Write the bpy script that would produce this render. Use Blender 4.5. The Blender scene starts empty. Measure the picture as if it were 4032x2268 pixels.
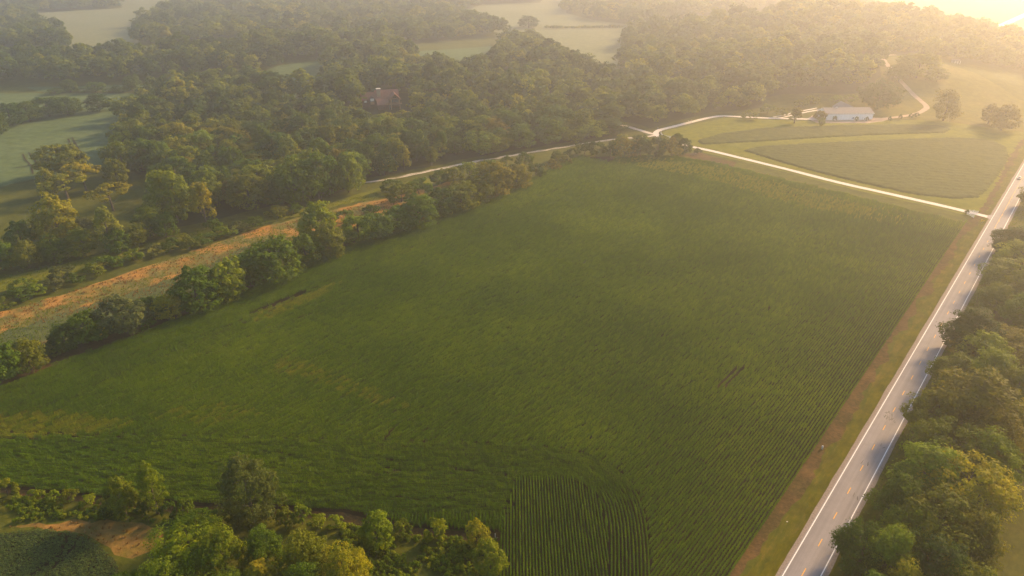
import bpy, bmesh, math, random
import numpy as np
from mathutils import Vector, Matrix
random.seed(7); RNG = np.random.default_rng(7)
SC = bpy.context.scene
COL = SC.collection
R = math.radians

# ------------------------------------------------------------------ camera, sky, sun, exposure
PITCH, FPX, CAMH = R(26.545), 2800.0, 139.7          # solved from the centre-line dashes (40 ft period)
SP, CP = math.sin(PITCH), math.cos(PITCH)
cam = bpy.data.objects.new('camera', bpy.data.cameras.new('camera')); COL.objects.link(cam)
cam.location = (0, 0, CAMH); cam.rotation_euler = (math.pi/2 - PITCH, 0, 0)
cam.data.sensor_width = 36; cam.data.lens = 36*FPX/4032; cam.data.clip_end = 12000
SC.camera = cam
SUN_AZ, SUN_EL = R(49), R(25)
world = bpy.data.worlds.new('World'); SC.world = world; world.use_nodes = True
nt = world.node_tree; nt.nodes.clear()
sky = nt.nodes.new('ShaderNodeTexSky'); sky.sky_type = 'NISHITA'; sky.sun_disc = False
sky.sun_elevation = SUN_EL; sky.sun_rotation = SUN_AZ; sky.air_density = 1.0; sky.dust_density = 1.0; sky.ozone_density = 1.5
bg = nt.nodes.new('ShaderNodeBackground'); bg.inputs[1].default_value = 0.12
wo = nt.nodes.new('ShaderNodeOutputWorld')
nt.links.new(sky.outputs[0], bg.inputs[0]); nt.links.new(bg.outputs[0], wo.inputs[0])
sun = bpy.data.objects.new('sun', bpy.data.lights.new('sun', 'SUN')); COL.objects.link(sun)
sun.data.energy = 5.0; sun.data.angle = R(9.0); sun.data.color = (1.0, 0.63, 0.29)
SDIR = Vector((math.sin(SUN_AZ)*math.cos(SUN_EL), math.cos(SUN_AZ)*math.cos(SUN_EL), math.sin(SUN_EL)))
sun.rotation_euler = SDIR.to_track_quat('Z', 'Y').to_euler(); sun.location = (300, 300, 400)
SC.view_settings.view_transform = 'Standard'; SC.view_settings.look = 'None'
SC.view_settings.gamma = 1; SC.view_settings.use_curve_mapping = False
SC.view_settings.exposure = 1.0
HAZE_DENSITY, HAZE_G, HAZE_COL = 0.00037, 0.73, (0.98, 0.95, 0.92)
cy = SC.cycles
cy.max_bounces = 5; cy.diffuse_bounces = 3; cy.transmission_bounces = 3; cy.glossy_bounces = 2; cy.volume_bounces = 1
cy.transparent_max_bounces = 4; cy.use_denoising = True; cy.sample_clamp_direct = 3.0; cy.sample_clamp_indirect = 0.6; cy.caustics_reflective = False; cy.caustics_refractive = False

# ------------------------------------------------------------------ terrain and pixel helpers
HILLS = [  # x, y, sx, sy, height
    (385, 765, 95, 72, 24), (430, 1130, 120, 120, 28), (505, 985, 80, 80, 17), (585, 890, 65, 65, 8), (-118, 655, 75, 55, 9), (-420, 900, 330, 90, 12), (60, 790, 110, 60, 7)]
def hgt(x, y):
    x = np.asarray(x, float); y = np.asarray(y, float); z = np.zeros(np.broadcast(x, y).shape)
    for cx, cy_, sx, sy, hh in HILLS:
        z = z + hh*np.exp(-0.5*((x-cx)/sx)**2-0.5*((y-cy_)/sy)**2)
    # flat farmland south of the barn and the lane
    m = np.clip((y-560-np.clip((x-100)*0.12, 0, 40))/110.0, 0, 1)
    return z*(m*m*(3-2*m))
def H1(x, y): return float(hgt(x, y))
def ray(px, py):
    u = (px-2016)/FPX; w = (py-1134)/FPX
    return np.array([u, CP-SP*w, -(SP+CP*w)])
def at(px, py, z=None):
    """ground point (or point on the level z) behind a place in the 4032 px wide photograph"""
    d = ray(px, py)
    if z is not None:
        k = (CAMH-z)/-d[2]; return np.array([d[0]*k, d[1]*k])
    lo, k = 0, 60.0
    while k < 6000:
        if CAMH+d[2]*k <= H1(d[0]*k, d[1]*k): break
        lo = k; k *= 1.02
    hi = k
    for _ in range(24):
        m = (lo+hi)/2
        if CAMH+d[2]*m <= H1(d[0]*m, d[1]*m): hi = m
        else: lo = m
    return np.array([d[0]*hi, d[1]*hi])
K = 4032/2576.0
def D(x, y): return at(x*K, y*K)
def depth_of(P, z=0.0): return P[1]*CP+(CAMH-z)*SP
def topix(x, y, z):
    dep = y*CP+(CAMH-z)*SP
    return 2016+FPX*x/dep, 1134-FPX*(y*SP-(CAMH-z)*CP)/dep
AZ, OFF = R(39.159), -23.254
RD = np.array([math.sin(AZ), math.cos(AZ)]); RN = np.array([math.cos(AZ), -math.sin(AZ)])
def road(s, t): return (OFF+t)*RN + s*RD          # highway coordinates: along, across (right positive)
def inpoly(P, poly):
    P = np.asarray(P); x, y = P[:, 0], P[:, 1]; q = np.asarray(poly); r = np.zeros(len(P), bool)
    j = len(q)-1
    for i in range(len(q)):
        xi, yi = q[i]; xj, yj = q[j]
        c = ((yi > y) != (yj > y)) & (x < (xj-xi)*(y-yi)/(yj-yi+1e-12)+xi); r ^= c; j = i
    return r
def seg_dist(P, line):
    P = np.asarray(P, float); best = np.full(len(P), 1e9)
    for a, b in zip(line[:-1], line[1:]):
        a = np.asarray(a, float); b = np.asarray(b, float); ab = b-a
        t = np.clip(((P-a)@ab)/max(ab@ab, 1e-9), 0, 1)
        best = np.minimum(best, np.linalg.norm(P-(a+t[:, None]*ab), axis=1))
    return best
def smooth_line(pts, step=4.0):
    p = [np.asarray(q, float) for q in pts]; out = []
    p = [2*p[0]-p[1]]+p+[2*p[-1]-p[-2]]
    for i in range(1, len(p)-2):
        n = max(2, int(np.linalg.norm(p[i+1]-p[i])/step))
        for k in range(n):
            t = k/n
            out.append(0.5*((2*p[i])+(-p[i-1]+p[i+1])*t+(2*p[i-1]-5*p[i]+4*p[i+1]-p[i+2])*t*t+(-p[i-1]+3*p[i]-3*p[i+1]+p[i+2])*t**3))
    out.append(p[-2]); return np.array(out)

# ------------------------------------------------------------------ object helpers
def tag(o, label=None, cat=None, group=None, kind=None):
    if label: o['label'] = label
    if cat: o['category'] = cat
    if group: o['group'] = group
    if kind: o['kind'] = kind
    return o
def link(name, me, mat=None, parent=None):
    o = bpy.data.objects.new(name, me); COL.objects.link(o)
    if mat and not me.materials: me.materials.append(mat)
    if parent: o.parent = parent
    return o
def empty(name, loc=(0, 0, 0), rz=0):
    o = bpy.data.objects.new(name, None); COL.objects.link(o); o.location = loc; o.rotation_euler = (0, 0, rz)
    o.empty_display_size = 0.5; return o
def np_mesh(name, V, F, mat=None, tint=None):
    V = np.asarray(V, np.float32); F = np.asarray(F, np.int32); n = F.shape[1]
    me = bpy.data.meshes.new(name)
    me.vertices.add(len(V)); me.vertices.foreach_set('co', V.ravel())
    me.loops.add(F.size); me.loops.foreach_set('vertex_index', F.ravel())
    me.polygons.add(len(F)); me.polygons.foreach_set('loop_start', np.arange(0, F.size, n, dtype=np.int32))
    me.polygons.foreach_set('loop_total', np.full(len(F), n, np.int32))
    if tint is not None:
        a = me.attributes.new('tint', 'FLOAT', 'POINT'); a.data.foreach_set('value', np.asarray(tint, np.float32))
    me.update(calc_edges=True)
    if mat: me.materials.append(mat)
    return me
class MB:
    """collects boxes, prisms and tubes for one mesh"""
    def __init__(s): s.v = []; s.f = []
    def box(s, x0, x1, y0, y1, z0, z1):
        b = len(s.v); s.v += [(x, y, z) for z in (z0, z1) for x, y in ((x0, y0), (x1, y0), (x1, y1), (x0, y1))]
        s.f += [[b+i for i in q] for q in ((3, 2, 1, 0), (4, 5, 6, 7), (0, 1, 5, 4), (1, 2, 6, 5), (2, 3, 7, 6), (3, 0, 4, 7))]; return s
    def poly(s, pts):
        b = len(s.v); s.v += [tuple(p) for p in pts]; s.f.append(list(range(b, b+len(pts)))); return s
    def prism(s, pts, d):
        """pts: planar polygon, d: extrusion vector"""
        b = len(s.v); n = len(pts); s.v += [tuple(p) for p in pts]+[tuple(p[i]+d[i] for i in range(3)) for p in pts]
        s.f.append(list(range(b+n-1, b-1, -1))); s.f.append(list(range(b+n, b+2*n)))
        s.f += [[b+i, b+(i+1) % n, b+n+(i+1) % n, b+n+i] for i in range(n)]; return s
    def tube(s, pts, rad, n=6):
        rings = []
        for i, (p, r) in enumerate(zip(pts, rad)):
            p = Vector(p); d = (Vector(pts[min(i+1, len(pts)-1)])-Vector(pts[max(i-1, 0)])).normalized()
            a = d.orthogonal().normalized(); c = d.cross(a); b = len(s.v)
            for k in range(n):
                t = 2*math.pi*k/n; s.v.append(tuple(p+(a*math.cos(t)+c*math.sin(t))*r))
            rings.append(b)
        for b0, b1 in zip(rings[:-1], rings[1:]):
            s.f += [[b0+k, b0+(k+1) % n, b1+(k+1) % n, b1+k] for k in range(n)]
        s.f.append([rings[0]+k for k in range(n-1, -1, -1)]); s.f.append([rings[-1]+k for k in range(n)]); return s
    def mesh(s, name, mat=None):
        me = bpy.data.meshes.new(name); me.from_pydata(s.v, [], s.f); me.update()
        if mat: me.materials.append(mat)
        return me
    def build(s, name, mat, parent=None, bevel=0):
        me = s.mesh(name, mat)
        bm = bmesh.new(); bm.from_mesh(me); bmesh.ops.recalc_face_normals(bm, faces=bm.faces)
        if bevel: bmesh.ops.bevel(bm, geom=bm.edges[:], offset=bevel, segments=2, affect='EDGES', profile=0.5)
        bm.to_mesh(me); bm.free()
        return link(name, me, mat, parent)

# ------------------------------------------------------------------ materials
def node_mat(name):
    m = bpy.data.materials.new(name); m.use_nodes = True; n = m.node_tree; n.nodes.clear()
    out = n.nodes.new('ShaderNodeOutputMaterial'); return m, n, out
def noise_col(n, scale, stops, detail=6, rough=0.6, vec=None, dist=0.0):
    tx = n.nodes.new('ShaderNodeTexNoise'); tx.inputs['Scale'].default_value = scale; tx.inputs['Detail'].default_value = detail
    tx.inputs['Roughness'].default_value = rough; tx.inputs['Distortion'].default_value = dist
    if vec is not None: n.links.new(vec, tx.inputs['Vector'])
    rp = n.nodes.new('ShaderNodeValToRGB'); n.links.new(tx.outputs[0], rp.inputs[0])
    el = rp.color_ramp.elements
    while len(el) < len(stops): el.new(0.5)
    for e, (p, c) in zip(el, stops): e.position = p; e.color = (*c, 1) if len(c) == 3 else c
    return rp.outputs[0], tx.outputs[0]
def mixc(n, a, b, f, mode='MIX'):
    mx = n.nodes.new('ShaderNodeMix'); mx.data_type = 'RGBA'; mx.blend_type = mode
    for s, v in ((6, a), (7, b), (0, f)):
        if hasattr(v, 'is_linked'): n.links.new(v, mx.inputs[s])
        elif isinstance(v, (int, float)): mx.inputs[s].default_value = v
        else: mx.inputs[s].default_value = (*v, 1)
    return mx.outputs[2]
def pos(n, rot=0.0, scl=(1, 1, 1)):
    g = n.nodes.new('ShaderNodeNewGeometry'); mp = n.nodes.new('ShaderNodeMapping')
    mp.vector_type = 'TEXTURE' if rot else 'POINT'
    if rot:
        mp.inputs['Rotation'].default_value = (0, 0, rot); mp.inputs['Scale'].default_value = tuple(1/s for s in scl)
    else: mp.inputs['Scale'].default_value = scl
    n.links.new(g.outputs['Position'], mp.inputs[0]); return mp.outputs[0]
def finish(n, out, col, rough=0.9, bump=None, bstr=0.5, bdist=0.3, spec=0.2):
    b = n.nodes.new('ShaderNodeBsdfPrincipled'); b.inputs['Roughness'].default_value = rough; b.inputs['Specular IOR Level'].default_value = spec
    if hasattr(col, 'is_linked'): n.links.new(col, b.inputs['Base Color'])
    else: b.inputs['Base Color'].default_value = (*col, 1)
    if bump is not None:
        bp = n.nodes.new('ShaderNodeBump'); bp.inputs['Strength'].default_value = bstr; bp.inputs['Distance'].default_value = bdist
        n.links.new(bump, bp.inputs['Height']); n.links.new(bp.outputs[0], b.inputs['Normal'])
    n.links.new(b.outputs[0], out.inputs[0]); return b
def ground_mat(name, big, fine, scale_big=0.012, scale_fine=0.6, rot=0.0, scl=(1, 1, 1), fac=0.5, bstr=0.6, bdist=0.4):
    m, n, out = node_mat(name); p = pos(n); p2 = pos(n, rot, scl)
    a, _ = noise_col(n, scale_big, big, 5, 0.55, p); b, h = noise_col(n, scale_fine, fine, 8, 0.7, p2)
    c, _ = noise_col(n, 0.16, [(0.3, (0.62, 0.66, 0.6)), (0.5, (1.0, 1.0, 1.0)), (0.7, (1.38, 1.3, 1.2))], 9, 0.72, p, 0.4)
    finish(n, out, mixc(n, mixc(n, a, b, fac), c, 1.0, 'MULTIPLY'), 0.95, h, bstr, bdist, 0.05); return m
def plain(name, col, var=0.12, scale=1.0, rough=0.8, bump=0.0, spec=0.3):
    m, n, out = node_mat(name)
    c, h = noise_col(n, scale, [(0.3, tuple(v*(1-var) for v in col)), (0.7, tuple(min(1, v*(1+var)) for v in col))], 6, 0.65, pos(n))
    finish(n, out, c, rough, h if bump else None, bump, 0.05, spec); return m
def leaf_shader(n, out, col, trans=0.35, rough=0.6):
    d = n.nodes.new('ShaderNodeBsdfPrincipled'); d.inputs['Roughness'].default_value = rough; d.inputs['Specular IOR Level'].default_value = 0.06
    t = n.nodes.new('ShaderNodeBsdfTranslucent'); mx = n.nodes.new('ShaderNodeMixShader'); mx.inputs[0].default_value = trans
    tc = mixc(n, col, (1.0, 0.95, 0.35), 1.0, 'MULTIPLY'); tg = n.nodes.new('ShaderNodeGamma'); tg.inputs[1].default_value = 0.85
    n.links.new(tc, tg.inputs[0])
    n.links.new(col, d.inputs['Base Color']); n.links.new(tg.outputs[0], t.inputs[0])
    n.links.new(d.outputs[0], mx.inputs[1]); n.links.new(t.outputs[0], mx.inputs[2]); n.links.new(mx.outputs[0], out.inputs[0])
def leaf_mat(name, use_obj=True, stops=None, trans=0.42, patch=None):
    m, n, out = node_mat(name); oi = n.nodes.new('ShaderNodeObjectInfo')
    at_ = n.nodes.new('ShaderNodeAttribute'); at_.attribute_name = 'tint'
    if use_obj: base = oi.outputs['Color']
    else:
        rp = n.nodes.new('ShaderNodeValToRGB'); n.links.new(oi.outputs['Random'], rp.inputs[0]); el = rp.color_ramp.elements
        while len(el) < len(stops): el.new(0.5)
        for e, (q, c) in zip(el, stops): e.position = q; e.color = (*c, 1)
        base = rp.outputs[0]
    if patch:      # slow drift of crop colour over the field
        pc, _ = noise_col(n, patch[0], patch[1], 4, 0.55, pos(n)); base = mixc(n, base, pc, 1.0, 'MULTIPLY')
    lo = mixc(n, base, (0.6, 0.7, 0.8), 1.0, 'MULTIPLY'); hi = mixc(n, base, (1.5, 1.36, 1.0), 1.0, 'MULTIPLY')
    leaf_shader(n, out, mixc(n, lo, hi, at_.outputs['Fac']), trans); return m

M = {}
M['meadow'] = ground_mat('meadow', [(0.3, (0.042, 0.06, 0.008)), (0.55, (0.075, 0.088, 0.010)), (0.75, (0.12, 0.105, 0.016))],
                         [(0.3, (0.03, 0.045, 0.007)), (0.7, (0.115, 0.115, 0.015))], 0.02, 0.45)
M['lawn'] = ground_mat('lawn', [(0.3, (0.09, 0.115, 0.008)), (0.7, (0.15, 0.155, 0.010))], [(0.3, (0.08, 0.10, 0.008)), (0.7, (0.16, 0.155, 0.014))], 0.03, 0.5, fac=0.35, bstr=0.3)
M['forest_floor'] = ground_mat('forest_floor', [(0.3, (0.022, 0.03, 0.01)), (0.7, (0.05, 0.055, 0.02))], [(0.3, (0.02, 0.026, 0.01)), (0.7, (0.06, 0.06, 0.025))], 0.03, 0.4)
M['soil'] = ground_mat('soil', [(0.3, (0.03, 0.024, 0.014)), (0.7, (0.045, 0.034, 0.02))], [(0.3, (0.028, 0.022, 0.014)), (0.7, (0.055, 0.04, 0.024))], 0.05, 0.9)
M['dry_weeds'] = ground_mat('dry_weeds', [(0.4, (0.05, 0.05, 0.012)), (0.52, (0.10, 0.064, 0.024)), (0.65, (0.13, 0.085, 0.034))], [(0.36, (0.04, 0.036, 0.012)), (0.52, (0.095, 0.06, 0.025)), (0.68, (0.16, 0.10, 0.042))], 0.06, 0.8, fac=0.6)
M['verge'] = ground_mat('verge', [(0.38, (0.055, 0.072, 0.005)), (0.52, (0.095, 0.09, 0.007)), (0.66, (0.14, 0.10, 0.022))], [(0.36, (0.045, 0.058, 0.005)), (0.54, (0.095, 0.09, 0.008)), (0.70, (0.20, 0.135, 0.034))], 0.12, 0.9, -AZ, (1, 0.16, 1), fac=0.55)
M['mown_verge'] = ground_mat('mown_verge', [(0.35, (0.06, 0.07, 0.003)), (0.65, (0.10, 0.092, 0.004))], [(0.35, (0.045, 0.055, 0.003)), (0.65, (0.125, 0.105, 0.005))], 0.1, 0.9, -AZ, (1, 0.2, 1), fac=0.5)
M['amber'] = ground_mat('amber', [(0.36, (0.07, 0.095, 0.03)), (0.48, (0.10, 0.125, 0.025)), (0.57, (0.36, 0.18, 0.04)), (0.75, (0.48, 0.23, 0.05))],
                        [(0.34, (0.07, 0.09, 0.035)), (0.52, (0.24, 0.15, 0.045)), (0.75, (0.42, 0.25, 0.09))], 0.05, 0.35, R(-55), (0.35, 1.6, 1), fac=0.35)
M['grain'] = ground_mat('pale_crop', [(0.3, (0.07, 0.115, 0.04)), (0.7, (0.10, 0.14, 0.05))], [(0.3, (0.06, 0.10, 0.035)), (0.7, (0.115, 0.15, 0.06))], 0.01, 0.3, fac=0.4, bstr=0.3)
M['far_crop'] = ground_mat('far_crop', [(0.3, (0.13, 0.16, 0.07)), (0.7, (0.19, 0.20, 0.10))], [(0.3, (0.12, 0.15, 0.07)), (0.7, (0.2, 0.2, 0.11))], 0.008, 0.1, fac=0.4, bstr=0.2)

M['rough'] = ground_mat('rough_grass', [(0.3, (0.05, 0.065, 0.012)), (0.55, (0.085, 0.085, 0.018)), (0.75, (0.115, 0.09, 0.03))], [(0.3, (0.04, 0.05, 0.01)), (0.6, (0.10, 0.10, 0.02)), (0.8, (0.15, 0.12, 0.035))], 0.06, 0.7, -AZ, (1, .3, 1), fac=.55)
M['strip'] = ground_mat('bean_rows', [(0.35, (0.055, 0.085, 0.028)), (0.6, (0.085, 0.105, 0.035)), (0.75, (0.20, 0.13, 0.04))], [(0.3, (0.04, 0.06, 0.02)), (0.7, (0.12, 0.13, 0.05))], 0.07, 0.6, R(-55), (0.3, 1.8, 1), fac=0.5)
M['pasture'] = ground_mat('pasture', [(0.35, (0.085, 0.095, 0.010)), (0.55, (0.12, 0.11, 0.014)), (0.7, (0.16, 0.12, 0.03))], [(0.3, (0.07, 0.075, 0.010)), (0.7, (0.16, 0.135, 0.022))], 0.03, 0.4, fac=.45)
M['straw_ground'] = ground_mat('straw_ground', [(0.38, (0.10, 0.105, 0.014)), (0.5, (0.17, 0.115, 0.025)), (0.65, (0.27, 0.145, 0.04))], [(0.3, (0.09, 0.075, 0.02)), (0.7, (0.29, 0.165, 0.045))], 0.14, 0.8, fac=.5)
def asphalt():
    m, n, out = node_mat('asphalt'); p = pos(n)
    a, h = noise_col(n, 6, [(0.3, (0.215, 0.202, 0.198)), (0.7, (0.28, 0.264, 0.256))], 8, 0.75, p)
    b, _ = noise_col(n, 0.25, [(0.3, (0.92, 0.92, 0.92)), (0.7, (1.05, 1.05, 1.05))], 4, 0.5, p)
    # worn wheel paths and sealed streaks run with the traffic
    q = pos(n, -AZ, (1, 0.012, 1)); c, _ = noise_col(n, 0.9, [(0.35, (0.86, 0.855, 0.85)), (0.6, (1.05, 1.045, 1.04))], 4, 0.6, q)
    col = mixc(n, mixc(n, a, b, 1, 'MULTIPLY'), c, 1, 'MULTIPLY'); finish(n, out, col, 0.85, h, 0.15, 0.02, 0.3); return m
M['asphalt'] = asphalt()
M['gravel'] = plain('gravel', (0.23, 0.19, 0.155), 0.35, 2.5, 0.95, 0.5)
M['concrete'] = plain('concrete', (0.66, 0.60, 0.53), 0.12, 0.5, 0.85, 0.1)
M['lane'] = plain('crushed_limestone', (0.58, 0.52, 0.44), 0.25, 0.7, 0.95, 0.4)
M['dirt_track'] = plain('dirt_track', (0.40, 0.29, 0.21), 0.2, 0.25, 0.95, 0.4)
M['apron'] = plain('apron', (0.32, 0.29, 0.27), 0.15, 1.0, 0.9, 0.2)
M['white_line'] = plain('white_road_paint', (0.76, 0.74, 0.70), 0.18, 3.0, 0.7)
M['yellow_line'] = plain('yellow_road_paint', (0.80, 0.40, 0.04), 0.18, 3.0, 0.7)
M['tar'] = plain('tar', (0.06, 0.058, 0.055), 0.3, 4.0, 0.6)
M['bark'] = plain('bark', (0.10, 0.08, 0.06), 0.35, 3.0, 0.95, 0.6)
M['deadwood'] = plain('deadwood', (0.30, 0.26, 0.23), 0.25, 2.0, 0.9, 0.4)
M['white_wall'] = plain('white_metal_siding', (0.92, 0.90, 0.87), 0.05, 0.3, 0.5)
M['grey_roof'] = plain('grey_shingle', (0.21, 0.19, 0.18), 0.18, 1.2, 0.85, 0.2)
M['brown_roof'] = plain('brown_shingle', (0.24, 0.105, 0.07), 0.3, 1.5, 0.9, 0.3)
M['logs'] = plain('log_wall', (0.15, 0.075, 0.05), 0.3, 1.0, 0.85, 0.3)
M['timber'] = plain('honey_timber', (0.36, 0.20, 0.10), 0.2, 1.5, 0.8, 0.2)
M['stone'] = plain('chimney_stone', (0.33, 0.23, 0.14), 0.3, 2.0, 0.9, 0.4)
M['cap'] = plain('pale_cap', (0.62, 0.56, 0.48), 0.1, 2.0, 0.8)
M['glass'] = plain('window_glass', (0.05, 0.055, 0.06), 0.1, 1.0, 0.1, 0, 0.6)
M['pane_pale'] = plain('lit_curtain', (0.70, 0.64, 0.52), 0.08, 1.0, 0.4)  # even pale colour for the panes of the lodge wing and dormer
M['white_paint'] = plain('white_fence_paint', (0.78, 0.76, 0.72), 0.06, 2.0, 0.6)
M['grey_wood'] = plain('weathered_wood', (0.34, 0.29, 0.24), 0.25, 2.0, 0.9, 0.3)
M['yellow'] = plain('yellow_sheet', (0.80, 0.52, 0.06), 0.06, 2.0, 0.6)
M['red'] = plain('red_paint', (0.55, 0.06, 0.04), 0.08, 2.0, 0.5)
M['blue'] = plain('blue_plastic', (0.05, 0.09, 0.38), 0.08, 2.0, 0.5)
M['car_paint'] = plain('car_paint', (0.66, 0.60, 0.48), 0.03, 1.0, 0.3, 0, 0.5)
M['tyre'] = plain('tyre_rubber', (0.03, 0.03, 0.03), 0.1, 2.0, 0.9)
M['lamp'] = plain('lamp_glass', (0.85, 0.82, 0.75), 0.03, 2.0, 0.15, 0, 0.6)
M['green_plastic'] = plain('pale_green_plastic', (0.50, 0.58, 0.46), 0.06, 2.0, 0.5)
M['flower'] = plain('cream_blossom', (0.80, 0.75, 0.55), 0.1, 1.0, 0.8)
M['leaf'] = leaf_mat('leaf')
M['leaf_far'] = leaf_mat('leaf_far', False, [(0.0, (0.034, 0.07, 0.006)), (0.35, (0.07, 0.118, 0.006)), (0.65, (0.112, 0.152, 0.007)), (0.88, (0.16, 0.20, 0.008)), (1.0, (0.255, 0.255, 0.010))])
M['corn'] = leaf_mat('corn_leaf', False, [(0.0, (0.062, 0.132, 0.002)), (0.5, (0.082, 0.162, 0.002)), (1.0, (0.108, 0.190, 0.003))], 0.3,
                     (0.016, [(0.36, (0.7, 0.8, 0.8)), (0.5, (1.0, 1.0, 1.0)), (0.6, (1.3, 1.18, 0.95)), (0.7, (1.6, 1.35, 0.9))]))
M['pale_corn'] = leaf_mat('yellow_corn_leaf', False, [(0.0, (0.12, 0.18, 0.006)), (1.0, (0.22, 0.24, 0.008))], 0.3)
M['bean'] = leaf_mat('bean_leaf', False, [(0.0, (0.085, 0.145, 0.045)), (1.0, (0.12, 0.18, 0.06))], 0.3)
M['weed'] = leaf_mat('weed_leaf', False, [(0.0, (0.085, 0.145, 0.006)), (0.6, (0.13, 0.20, 0.008)), (1.0, (0.20, 0.235, 0.010))], 0.35)
M['straw'] = leaf_mat('straw_blade', False, [(0.0, (0.16, 0.09, 0.035)), (0.6, (0.28, 0.15, 0.05)), (1.0, (0.34, 0.22, 0.09))], 0.25)

# ------------------------------------------------------------------ ground
def terrain():
    xs = np.unique(np.concatenate([np.arange(-3400, -700, 90), np.arange(-700, 900, 12.5), np.arange(900, 3401, 90)]))
    ys = np.unique(np.concatenate([np.arange(-700, 500, 60), np.arange(500, 1300, 12.5), np.arange(1300, 4301, 90)]))
    X, Y = np.meshgrid(xs, ys); Z = hgt(X, Y); nx, ny = len(xs), len(ys)
    V = np.stack([X.ravel(), Y.ravel(), Z.ravel()], 1); i = np.arange(nx*ny).reshape(ny, nx)
    F = np.stack([i[:-1, :-1].ravel(), i[:-1, 1:].ravel(), i[1:, 1:].ravel(), i[1:, :-1].ravel()], 1)
    me = np_mesh('ground', V, F, M['meadow']); me.polygons.foreach_set('use_smooth', np.ones(len(F), bool)); return link('ground', me)
tag(terrain(), 'rolling meadow ground spread beneath the fields and woods', kind='structure')

def jitter_poly(pts, amp=1.0, step=5.0, seed=0):
    r = np.random.default_rng(seed); out = []
    for a, b in zip(pts, np.roll(pts, -1, axis=0)):
        a = np.array(a); b = np.array(b); n = max(1, int(np.linalg.norm(b-a)/step)); nn = np.array([-(b-a)[1], (b-a)[0]])/max(np.linalg.norm(b-a), 1e-6)
        for k in range(n): out.append(a+(b-a)*k/n+nn*r.uniform(-amp, amp)*(k > 0))
    return np.array(out)
def sheet(name, poly, z, mat, label, amp=0.8, step=5.0, parent=None, kind='structure'):
    P = jitter_poly(np.asarray(poly), amp, step, len(name)); bm = bmesh.new()
    f = bm.faces.new([bm.verts.new((x, y, z)) for x, y in P]); bm.normal_update()
    if f.normal.z < 0: f.normal_flip()
    bmesh.ops.triangulate(bm, faces=bm.faces[:])
    hz = hgt(P[:, 0], P[:, 1])
    if hz.max() > 0.02:      # drape over the relief
        for _ in range(7):
            long_ = [e for e in bm.edges if e.calc_length() > 24]
            if not long_: break
            bmesh.ops.subdivide_edges(bm, edges=long_, cuts=1); bmesh.ops.triangulate(bm, faces=bm.faces[:])
        vv = list(bm.verts); zz = hgt(np.array([v.co.x for v in vv]), np.array([v.co.y for v in vv]))
        for v, q in zip(vv, zz): v.co.z = z+q+min(0.14, q*0.2)
    me = bpy.data.meshes.new(name); bm.to_mesh(me); bm.free(); o = link(name, me, mat, parent)
    return tag(o, label, kind=kind) if not parent else o
def strip(name, line, width, z, mat, label=None, parent=None, wob=0.0, smooth=True):
    L = smooth_line(line) if smooth else np.array(line, float)
    T = np.gradient(L, axis=0); T /= np.linalg.norm(T, axis=1)[:, None]+1e-9; N = np.stack([T[:, 1], -T[:, 0]], 1)
    w = np.full(len(L), width/2.0)
    A = L-N*(w+RNG.uniform(-wob, wob, len(L)))[:, None]; B = L+N*(w+RNG.uniform(-wob, wob, len(L)))[:, None]
    V = np.concatenate([np.c_[A, hgt(A[:, 0], A[:, 1])+z], np.c_[B, hgt(B[:, 0], B[:, 1])+z]]); n = len(L); i = np.arange(n-1)
    F = np.stack([i+n, i+n+1, i+1, i], 1); o = link(name, np_mesh(name, V, F, mat), None, parent)
    return tag(o, label, kind='structure') if not parent else o
P2 = lambda *q: [at(a, b) for a, b in q]
Z0 = 0.02

# highway with markings
S0, S1 = 40, 1500
def band(name, t0, t1, z, mat, label=None, parent=None, s0=S0, s1=S1):
    a = np.linspace(s0, s1, max(2, int((s1-s0)/20)+1)); n = len(a)
    V = [(*road(s, t0), z) for s in a]+[(*road(s, t1), z) for s in a]; i = np.arange(n-1)
    o = link(name, np_mesh(name, V, np.stack([i+n, i+n+1, i+1, i], 1)[:, ::-1] if False else np.stack([i+n, i+n+1, i+1, i], 1), mat), None, parent)
    return tag(o, label, kind='structure') if not parent else o
def wavy_band(name, t0, t1, z, mat, label, a0, a1, s0=S0, s1=S1, seed=0):
    r = np.random.default_rng(seed); s = np.arange(s0, s1, 2.0); n = len(s)
    w0 = np.convolve(r.normal(0, 1, n+8), np.ones(5)/5, 'same')[:n]*a0; w1 = np.convolve(r.normal(0, 1, n+8), np.ones(5)/5, 'same')[:n]*a1
    V = [(*road(q, t0+e), z) for q, e in zip(s, w0)]+[(*road(q, t1+e), z) for q, e in zip(s, w1)]; i = np.arange(n-1)
    return tag(link(name, np_mesh(name, V, np.stack([i+n, i+n+1, i+1, i], 1), mat)), label, kind='structure')
wavy_band('dry_weed_strip', -13.9, -10.6, 0.03, M['dry_weeds'], 'brown dead weed strip between the corn rows and the grass verge', 0.5, 2.2, 60, 433, 3)
wavy_band('grass_verge', -10.6, -4.0, 0.015, M['verge'], 'patchy straw and green grass verge left of the highway', 1.5, 0.1, S0, S1, 4)
wavy_band('mown_grass_strip', -7.4, -4.0, 0.045, M['mown_verge'], 'yellow-green mown grass strip beside the gravel shoulder', 1.8, 0.1, S0, S1, 5)
wavy_band('roadside_grass', 4.0, 9.5, 0.02, M['mown_verge'], 'grass between the highway and the roadside trees', 0.1, 0.8, S0, S1, 6)
wavy_band('gravel_shoulder', -5.1, -3.0, 0.07, M['gravel'], 'narrow gravel shoulder on the field side of the highway', 0.18, 0.0, S0, S1, 7)
wavy_band('gravel_shoulder', 3.0, 5.0, 0.07, M['gravel'], 'narrow gravel shoulder on the tree side of the highway', 0.0, 0.18, S0, S1, 8)
hw = band('highway', -4.05, 4.05, 0.10, M['asphalt'], 'two-lane grey asphalt highway running past the corn field')
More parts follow.
